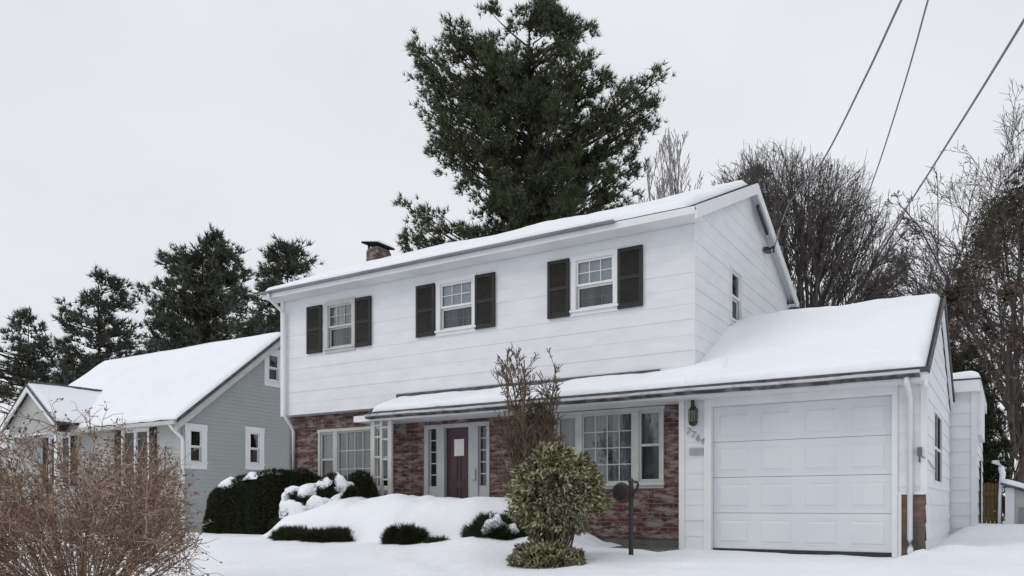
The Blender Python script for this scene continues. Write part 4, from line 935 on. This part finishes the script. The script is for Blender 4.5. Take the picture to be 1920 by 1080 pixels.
# ------------------------------------------------------------------ foreground brown bush
def bush_stems(n, base, hgt, spread, seedv, poly, D, mat, label, name):
    r2 = np.random.default_rng(seedv); T = Tubes(4); ends = []
    root = empty(name, base, label, 'shrub')
    poly = np.array(poly, float)
    for s in range(n):
        th = r2.uniform(0, 2*math.pi); lean = spread*math.sqrt(r2.random()); L = hgt*(.75+.4*r2.random())
        d = unit(np.array((math.cos(th)*lean, math.sin(th)*lean, 1.)))
        p = np.array(base)+np.array((math.cos(th), math.sin(th), 0))*.22*r2.random(); pts = [p]; cur = p
        for i in range(6):
            d = unit(d+.10*r2.normal(size=3)+np.array((math.cos(th), math.sin(th), 0))*.05*lean); nx2 = cur+d*L/6
            if i > 2 and not pip(proj(nx2)[None], poly)[0]: nx2 = cur+(nx2-cur)*.08
            cur = nx2; pts.append(cur)
        T.add(pts, [.011*(1-.75*i/6)*(.7+.5*r2.random()) for i in range(7)])
        for j in range(12):
            t = .30+.69*r2.random()**.85; f = t*6; i = min(int(f), 5); a = pts[i]+(pts[i+1]-pts[i])*(f-i); dl = unit(pts[i+1]-pts[i])
            nd = unit(dl+.75*r2.normal(size=3)+np.array((0,0,.1))); l2 = L*.30*(1.15-.7*t)*(.6+.8*r2.random())
            q = [a]; c = a
            for _ in range(3): nd = unit(nd+.2*r2.normal(size=3)); c = c+nd*l2/3; q.append(c)
            if not pip(proj(c)[None], poly)[0]: continue
            T.add(q, [.0045,.0035,.0028,.002]); ends.append((c, nd))
            for _ in range(5):
                b = q[r2.integers(1, 4)]; n3 = unit(nd+.8*r2.normal(size=3)); e = b+n3*l2*.42*(.5+r2.random())
                T.add([b, (b+e)/2+.015*r2.normal(size=3), e], [.0028,.0022,.0016]); ends.append((e, n3))
    T.build('branches', mat, root)
    E = np.array([e for e, _ in ends]); Dd = np.array([d for _, d in ends]); sel = r2.random(len(E)) < .55
    V, Fc = blades(E[sel], Dd[sel], 2, .040, .010, .8, True); mesh_obj('buds', V, Fc, bud_leaf, root)
    return root
bp = onD(150, YH, 8.2); bp[2] = gz(bp[0], bp[1])
bush_stems(118, bp, 2.1, 1.15, 61, [(-400,1300),(-400,760),(0,770),(60,765),(120,745),(190,765),(250,790),(310,840),(345,905),(350,960),(390,1060),(390,1300)], 8.2, red_bark, 'reddish brown bare bush with dense twigs in the left foreground', 'bare_bush')

# ------------------------------------------------------------------ evergreens round the house
def dome(c, rx, ry, h, n, seedv, lump=.12, e=1.0, top=None, lean=0., pw=.6):
    """points and outward normals on a lumpy shrub body"""
    r2 = np.random.default_rng(seedv)
    th = r2.uniform(0, 2*math.pi, n); ph = np.arcsin(r2.uniform(-.1, 1, n))
    x = np.sign(np.cos(th))*np.abs(np.cos(th))**e*np.cos(ph)**pw; y = np.sign(np.sin(th))*np.abs(np.sin(th))**e*np.cos(ph)**pw; z = np.sin(ph)
    nn = np.array([mn.noise(Vector((a*2.2, b*2.2, d*2.2+seedv))) for a, b, d in zip(x, y, z)])
    s = 1+lump*nn
    hh = h*(1+(lean*x))
    P = np.stack((c[0]+x*rx*s, c[1]+y*ry*s, c[2]+z*hh*s), -1)
    Nn = unit(np.stack((x/rx, y/ry, z/h), -1)); return P, Nn
def core(c, rx, ry, h, seedv, lump, e, lean, mat, par, k=.93, pw=.6):
    a, b = 36, 14; V = []; Fc = []
    for j in range(b+1):
        ph = -.1+(math.pi/2+.1)*j/b
        for i in range(a):
            th = 2*math.pi*i/a
            x = math.copysign(abs(math.cos(th))**e, math.cos(th))*max(math.cos(ph), 0)**pw; y = math.copysign(abs(math.sin(th))**e, math.sin(th))*max(math.cos(ph), 0)**pw; z = math.sin(ph)
            s = (1+lump*mn.noise(Vector((x*2.2, y*2.2, z*2.2+seedv))))*k
            V.append((c[0]+x*rx*s, c[1]+y*ry*s, c[2]+z*h*(1+lean*x)*s))
    for j in range(b):
        for i in range(a): Fc.append((j*a+i, j*a+(i+1) % a, (j+1)*a+(i+1) % a, (j+1)*a+i))
    return mesh_obj('inner_growth', V, Fc, mat, par, True)
def blob(mb_v, mb_f, c, rx, ry, rz, seedv, rot=0., slope=(0, 0)):
    a, b = 20, 10; o = len(mb_v)
    for j in range(b+1):
        ph = -math.pi/2+math.pi*j/b
        for i in range(a):
            th = 2*math.pi*i/a; x, y, z = math.cos(th)*math.cos(ph), math.sin(th)*math.cos(ph), math.sin(ph)
            s = 1+.30*mn.noise(Vector((x*1.6+seedv, y*1.6, z*1.6)))+.12*mn.noise(Vector((x*4+seedv, y*4, z*4)))
            X, Y = x*rx*s, y*ry*s; X, Y = X*math.cos(rot)-Y*math.sin(rot), X*math.sin(rot)+Y*math.cos(rot)
            mb_v.append((c[0]+X, c[1]+Y, c[2]+z*rz*s+X*slope[0]+Y*slope[1]))
    for j in range(b):
        for i in range(a): mb_f.append((o+j*a+i, o+j*a+(i+1) % a, o+(j+1)*a+(i+1) % a, o+(j+1)*a+i))
def snow_sheet(c, rx, ry, h, seedv, lump, e, lean, pw, fn_, thr, th, par):
    a, b = 150, 64; V = []; M = []
    for j in range(b+1):
        ph = .02+(math.pi/2-.02)*j/b
        for i in range(a):
            t = 2*math.pi*i/a
            x = math.copysign(abs(math.cos(t))**e, math.cos(t))*max(math.cos(ph), 0)**pw; y = math.copysign(abs(math.sin(t))**e, math.sin(t))*max(math.cos(ph), 0)**pw; z = math.sin(ph)
            k = 1+lump*mn.noise(Vector((x*2.2, y*2.2, z*2.2+seedv)))
            X, Y, Z = c[0]+x*rx*k, c[1]+y*ry*k, c[2]+z*h*(1+lean*x)*k
            m = fn_(x, y, z)+0.85*mn.noise(Vector((X*2.9+seedv, Y*2.9, Z*5.)))+.26*mn.noise(Vector((X*9.+seedv, Y*9., Z*9.)))-thr
            q = min(max(m/.35, 0), 1); d = -.035+(th+.055)*math.sqrt(q)
            V.append((X+x*d*.7, Y+y*d*.7, Z+d*(.5+.5*z))); M.append(m)
    Fc = []
    for j in range(b):
        for i in range(a):
            f = (j*a+i, j*a+(i+1) % a, (j+1)*a+(i+1) % a, (j+1)*a+i)
            if max(M[q] for q in f) > 0: Fc.append(f)
    if not Fc: return
    used = sorted({q for f in Fc for q in f}); mp_ = {q: i for i, q in enumerate(used)}
    return mesh_obj('snow_cap', [V[q] for q in used], [tuple(mp_[q] for q in f) for f in Fc], snow, par, True)
def shrub(name, c, rx, ry, h, n, label, seedv, mat=yew_green, lump=.12, e=1., lean=0., bl=.07, bw=.006, nb2=5, snow_blobs=(), group=None, cat='shrub', spread=.55, leaf=False, k=.93, pw=.6, snow_fn=None):
    c = (c[0], c[1], c[2] if len(c) > 2 else gz(c[0], c[1])-.02)
    root = empty(name, c, label, cat, group)
    P, Nn = dome(c, rx, ry, h, n, seedv, lump, e, lean=lean, pw=pw)
    core(c, rx, ry, h, seedv, lump, e, lean, yew_core, root, k, pw)
    V, Fc = blades(P-Nn*.03, Nn+np.array((0,0,.25)), nb2, bl, bw, spread, leaf); mesh_obj('foliage', V, Fc, mat, root)
    if snow_fn: snow_sheet(c, rx, ry, h, seedv, lump, e, lean, pw, snow_fn[1], snow_fn[0], snow_fn[2], root)
    if snow_blobs:
        v, f = [], []
        for i, (x, y, z, a, b, d, rot, s1, s2) in enumerate(snow_blobs): blob(v, f, (x, y, z), a, b, d, seedv+i*3.1, rot, (s1, s2))
        mesh_obj('snow_cap', v, f, snow, root, True)
    return root
shrub('yew_hedge', (-12.78,-.78), 1.52, .60, 1.22, 16000, 'large dark clipped yew with thin streaks of snow at the house corner', 71, e=.5, lean=.12, lump=.07, pw=.34,
      snow_fn=(1.02, lambda x, y, z: .95*(x < .12)*(z > .84)*(-.98 < y < -.35)*(x > -1.0), .045))
shrub('snowy_yew', (-11.05,-1.12), 1.05, .50, 1.0, 9000, 'dark shrub with clumps of snow lying on its branches', 72, lean=.18, lump=.25,
      snow_fn=(.70, lambda x, y, z: .85*(z > .38)*(y < .2)*(x < .75), .038))
shrub('upright_yew', (-10.35,-.75), .48, .42, 1.12, 4500, 'upright dark evergreen under the bay of the left picture window', 73, lump=.2)
low = 'low evergreens poking from the snow bank'
shrub('low_evergreen', (-10.02,-2.16,.03), .84, .24, .20, 3000, 'long low dark evergreen fringe at the left foot of the snow bank', 74, lump=.45, e=.7, bl=.10, group=low, pw=.4)
shrub('low_evergreen', (-8.02,-2.20,.03), .30, .20, .24, 2000, 'short dark evergreen clump at the middle foot of the snow bank', 75, lump=.45, e=.6, bl=.11, group=low, pw=.4)
shrub('low_evergreen', (-7.35,-2.28,.06), .17, .11, .08, 300, 'tiny dark sprig barely showing through the snow', 76, lump=.6, bl=.09, group=low)
shrub('low_evergreen', (-6.48,-2.0,.05), .42, .32, .40, 3400, 'rounded dark evergreen left of the variegated bush', 77, lump=.45, bl=.11, group=low, e=.8, snow_fn=(.85, lambda x, y, z: .9*(x > -.1)*(z > .45), .06))

# variegated bush and bare shrub behind it
vc = (-4.98, -2.85, .82)
root = empty('variegated_bush', (vc[0], vc[1], gz(vc[0], vc[1])), 'round variegated cream and green bush standing in the snow', 'shrub')
r2 = np.random.default_rng(5); n = 5200
d = unit(r2.normal(size=(n, 3))); cl_ = unit(r2.normal(size=(150, 3))); d = unit(cl_[r2.integers(0, 150, n)]+.13*r2.normal(size=(n, 3))); rad = .66*(1-.30*r2.random(n)**1.3)
nn = np.array([mn.noise(Vector((a*2.6, b*2.6, c*2.6+3))) for a, b, c in d])
C = np.array(vc)+d*(rad*(1+.42*nn))[:, None]*np.array((.84,.82,.84)); keep = C[:, 2] > .09+.06*r2.random(n); C = C[keep]; d_ = d[keep]
V, Fc = blades(C, d_+np.array((0,0,-.35)), 4, .075, .015, .65, True); mesh_obj('foliage', V, Fc, vari_leaf, root)
T = Tubes(5)
for i in range(26):
    e_ = np.array(vc)+unit(r2.normal(size=3)+np.array((0,0,.3)))*.5; b = np.array((vc[0]+r2.normal()*.07, vc[1]+r2.normal()*.07, gz(vc[0], vc[1])-.05)); T.add([b, (b+e_)/2+np.array((0,0,.1)), e_], [.018,.011,.004])
T.build('stems', stem_bark, root)
shrub('ground_tuft', (-5.02,-3.02), .46, .34, .27, 1200, 'low sprawling tuft of variegated leaves beneath the round bush', 81, mat=vari_leaf, lump=.3, bl=.075, bw=.014, nb2=4, leaf=True, spread=.7, k=.6)
BS = [(915,660),(940,645),(1000,645),(1042,685),(1040,760),(1055,830),(1065,960),(905,960),(935,800),(925,720)]
bare_tree('bare_shrub', 985, 11.9, BS, 'bare upright shrub with knobby stems rising above the round bush', None, 9, (-.15,.15), stem_bark, .034, 3, 31, base_z=.0, wig=.11, up=.22, ang=.62, len0=2.75, minr=.0055, kids=(14,6,4), ratio=(.24,.5,.55), depth=.8, trunk_h=.2, cat='shrub', k=5)

# ------------------------------------------------------------------ yard post, gate, shed, hoop
pz = gz(-4.36,-1.9); po = (-4.36, -1.9, pz)
yp = empty('yard_post', po, 'dark metal post with a round disc beside the driveway', 'post')
m = MB(); m.tube([(po[0],po[1],pz-.3),(po[0],po[1],pz+1.0)], .034, 10); m.lathe((po[0],po[1],0), [(.042,pz+.99),(.045,pz+1.01),(.02,pz+1.04),(.0,pz+1.05)], 10); m.build('pole', post_metal, yp)
m = MB(); c0 = np.array((po[0]-.13, po[1]-.03, pz+.86)); m.lathe(c0, [(.0,-.03),(.10,-.03),(.125,-.022),(.13,0.),(.125,.02),(.0,.03)], 22, 'y'); m.build('disc', post_metal, yp, True)
m = MB(); m.tube([(po[0],po[1],pz+.74),(po[0]+.05,po[1]-.02,pz+.84),(po[0]+.10,po[1]-.03,pz+.90),(po[0]+.115,po[1]-.03,pz+.95),(po[0]+.10,po[1]-.03,pz+.99),(po[0]+.065,po[1]-.03,pz+.99)], .019, 8); m.build('bracket', post_metal, yp, True)

gy = 6.6; gp = onD(1842, 985, (gy-CY)/ray(1842, 985)[1]); gq = onD(1880, 985, (gy-CY)/ray(1880, 985)[1])
gt_ = empty('wooden_gate', (gp[0], gy, .2), 'tan wooden plank gate between the white extension and the shed', 'gate')
m = MB(); nx_ = 5; wd = (gq[0]-gp[0])/nx_
for i in range(nx_): m.box(gp[0]+i*wd+.004, gp[0]+(i+1)*wd-.004, gy, gy+.025, .12, 1.10+.015*math.sin(i*2))
m.build('planks', tan_wood, gt_)
m = MB(); m.box(gp[0]-.13, gp[0]-.02, gy-.02, gy+.08, .1, 1.55); m.build('post', black_metal, gt_)
m = MB(); m.box(gp[0], gq[0], gy-.022, gy-.002, .35, .43); m.box(gp[0], gq[0], gy-.022, gy-.002, .85, .93); m.build('rail', tan_wood, gt_)
sx0 = onD(1887, 985, (6.4-CY)/ray(1887, 985)[1])[0]; sy = 6.4
sh = empty('garden_shed', (sx0, sy, .2), 'low grey shed with a sloping snow-covered lid at the right edge', 'shed')
m = MB(); m.hexa([(sx0,sy,.0),(sx0+2.2,sy,.0),(sx0+2.2,sy+1.4,.0),(sx0,sy+1.4,.0),(sx0,sy,1.02),(sx0+2.2,sy,.30),(sx0+2.2,sy+1.4,.30),(sx0,sy+1.4,1.02)]); m.build('wall', pale_grey_m, sh)
m = MB(); m.box(sx0-.02, sx0+.13, sy-.02, sy-.002, .0, 1.0); m.build('corner_board', white_trim, sh)
m = MB(); m.box(sx0+.2, sx0+1.3, sy-.015, sy-.002, .2, .62); m.build('panel', mottled('shed_panel', (.20,.205,.20), (.27,.275,.27), 3, .6, .2), sh)
m = MB(); L0 = (sx0-.10, sy-.12); m.hexa([(sx0-.10,sy-.12,1.06),(sx0+2.3,sy-.12,.28),(sx0+2.3,sy+1.5,.28),(sx0-.10,sy+1.5,1.06),(sx0-.10,sy-.12,1.10),(sx0+2.3,sy-.12,.32),(sx0+2.3,sy+1.5,.32),(sx0-.10,sy+1.5,1.10)]); lid = m.build('lid', dark_drip, sh)
snow_slab((sx0-.09,sy-.11,1.10),(sx0+2.28,sy-.11,.325),(sx0+2.28,sy+1.48,.325),(sx0-.09,sy+1.48,1.10), 30, 20, .10, 'lid_snow', lid, seed=61)
hp = lambda px, py: onD(px, py, (6.5-CY)/ray(px, py)[1])
m = MB(); m.tube([hp(1862,866)+np.array((0,.1,0)), hp(1871,867), hp(1877,876), hp(1880,890), hp(1878,908), hp(1875,930), hp(1874,985)], [.035,.05,.055,.05,.045,.03,.03], 8)
tag(m.build('garden_hoop', snow, None, True, loc=hp(1874,985)), 'snow-covered arched hoop beside the wooden gate', 'hoop')

# ------------------------------------------------------------------ overhead wires
def wire(pts, r, label):
    P = [onD(*p) if len(p) == 3 and not isinstance(p, np.ndarray) else p for p in pts]
    e0 = unit(P[0]-P[1]); P.insert(0, P[0]+np.array((e0[0], e0[1], e0[2]*.55))*11)
    out_ = []
    for i in range(len(P)-1):
        p0 = P[max(i-1, 0)]; p1 = P[i]; p2 = P[i+1]; p3 = P[min(i+2, len(P)-1)]
        for t in np.linspace(0, 1, 8, endpoint=False):
            out_.append(.5*((2*p1)+(-p0+p2)*t+(2*p0-5*p1+4*p2-p3)*t*t+(-p0+3*p1-3*p2+p3)*t**3))
    out_.append(P[-1]); m = MB(); m.tube(out_, r, 6)
    tag(m.build('overhead_wire', cable_m, None, True, loc=out_[-1]), label, 'wire', 'overhead wires')
wire([(1790,-210,7.2),(1690,0,8.6),(1620,150,10.4),(1541,304,13.4),(1480,382,15.8),np.array((HX1+.2,4.05,5.66))], .0145, 'thick twisted wire running down to the bracket on the white gable')
wire([(1790,-180,7.6),(1740,0,9.0),(1695,160,11.4),(1640,330,15.2),(1600,430,19.),(1545,530,24.)], .011, 'thinnest of the overhead wires, between the two thicker ones')
wire([(2060,-190,5.4),(1920,38,7.2),(1800,232,10.),(1685,412,15.),(1610,520,21.),(1560,585,28.)], .0145, 'straight thick wire from the upper right edge toward the garage ridge')

# ------------------------------------------------------------------ sky, sun, camera
SUN_EL, SUN_AZ = R(42), R(215)
wd_ = bpy.data.worlds.new('World'); scene.world = wd_; wd_.use_nodes = True; nt = wd_.node_tree
bgn = nt.nodes['Background']; bgn.inputs['Strength'].default_value = .1
sk = N(nt, 'ShaderNodeTexSky', sky_type='NISHITA', sun_disc=False, sun_elevation=SUN_EL, sun_rotation=SUN_AZ)
t = N(nt, 'ShaderNodeTexCoord'); mp = N(nt, 'ShaderNodeMapping'); mp.inputs['Scale'].default_value = (1,1,2.2); nt.links.new(t.outputs['Generated'], mp.inputs[0])
n1 = N(nt, 'ShaderNodeTexNoise', i_Scale=1.6, i_Detail=5, i_Roughness=.5); nt.links.new(mp.outputs[0], n1.inputs['Vector'])
cl = ramp(nt, n1.outputs[0], [(.3,(.760,.784,.828)),(.7,(.855,.872,.908))])
mul = N(nt, 'ShaderNodeMixRGB', blend_type='MULTIPLY'); mul.inputs[0].default_value = 1; nt.links.new(cl, mul.inputs[1]); mul.inputs[2].default_value = (9.9,9.9,9.9,1)
mx = N(nt, 'ShaderNodeMixRGB'); mx.inputs[0].default_value = .97; nt.links.new(sk.outputs[0], mx.inputs[1]); nt.links.new(mul.outputs[0], mx.inputs[2]); nt.links.new(mx.outputs[0], bgn.inputs['Color'])
sd = bpy.data.lights.new('sun', 'SUN'); sd.energy = .7; sd.angle = R(40); sd.color = (1.,.97,.93)
so = bpy.data.objects.new('sun', sd); col.objects.link(so)
sdir = Vector((math.sin(SUN_AZ)*math.cos(SUN_EL), math.cos(SUN_AZ)*math.cos(SUN_EL), math.sin(SUN_EL)))
so.rotation_euler = sdir.to_track_quat('Z', 'Y').to_euler(); so.location = sdir*60
cam = bpy.data.cameras.new('camera'); co = bpy.data.objects.new('camera', cam); col.objects.link(co)
co.location = (0, CY, CZ); co.rotation_euler = (R(90), 0, TH); cam.sensor_width = 36; cam.lens = F/1920*36; cam.shift_y = (YH-540)/1920; cam.clip_end = 3000; cam.clip_start = .05
scene.camera = co
vs = scene.view_settings; vs.view_transform = 'Standard'; vs.look = 'None'; vs.gamma = 1; vs.exposure = 0; vs.use_curve_mapping = False
scene.render.engine = 'CYCLES'; scene.cycles.max_bounces = 8; scene.cycles.transparent_max_bounces = 12
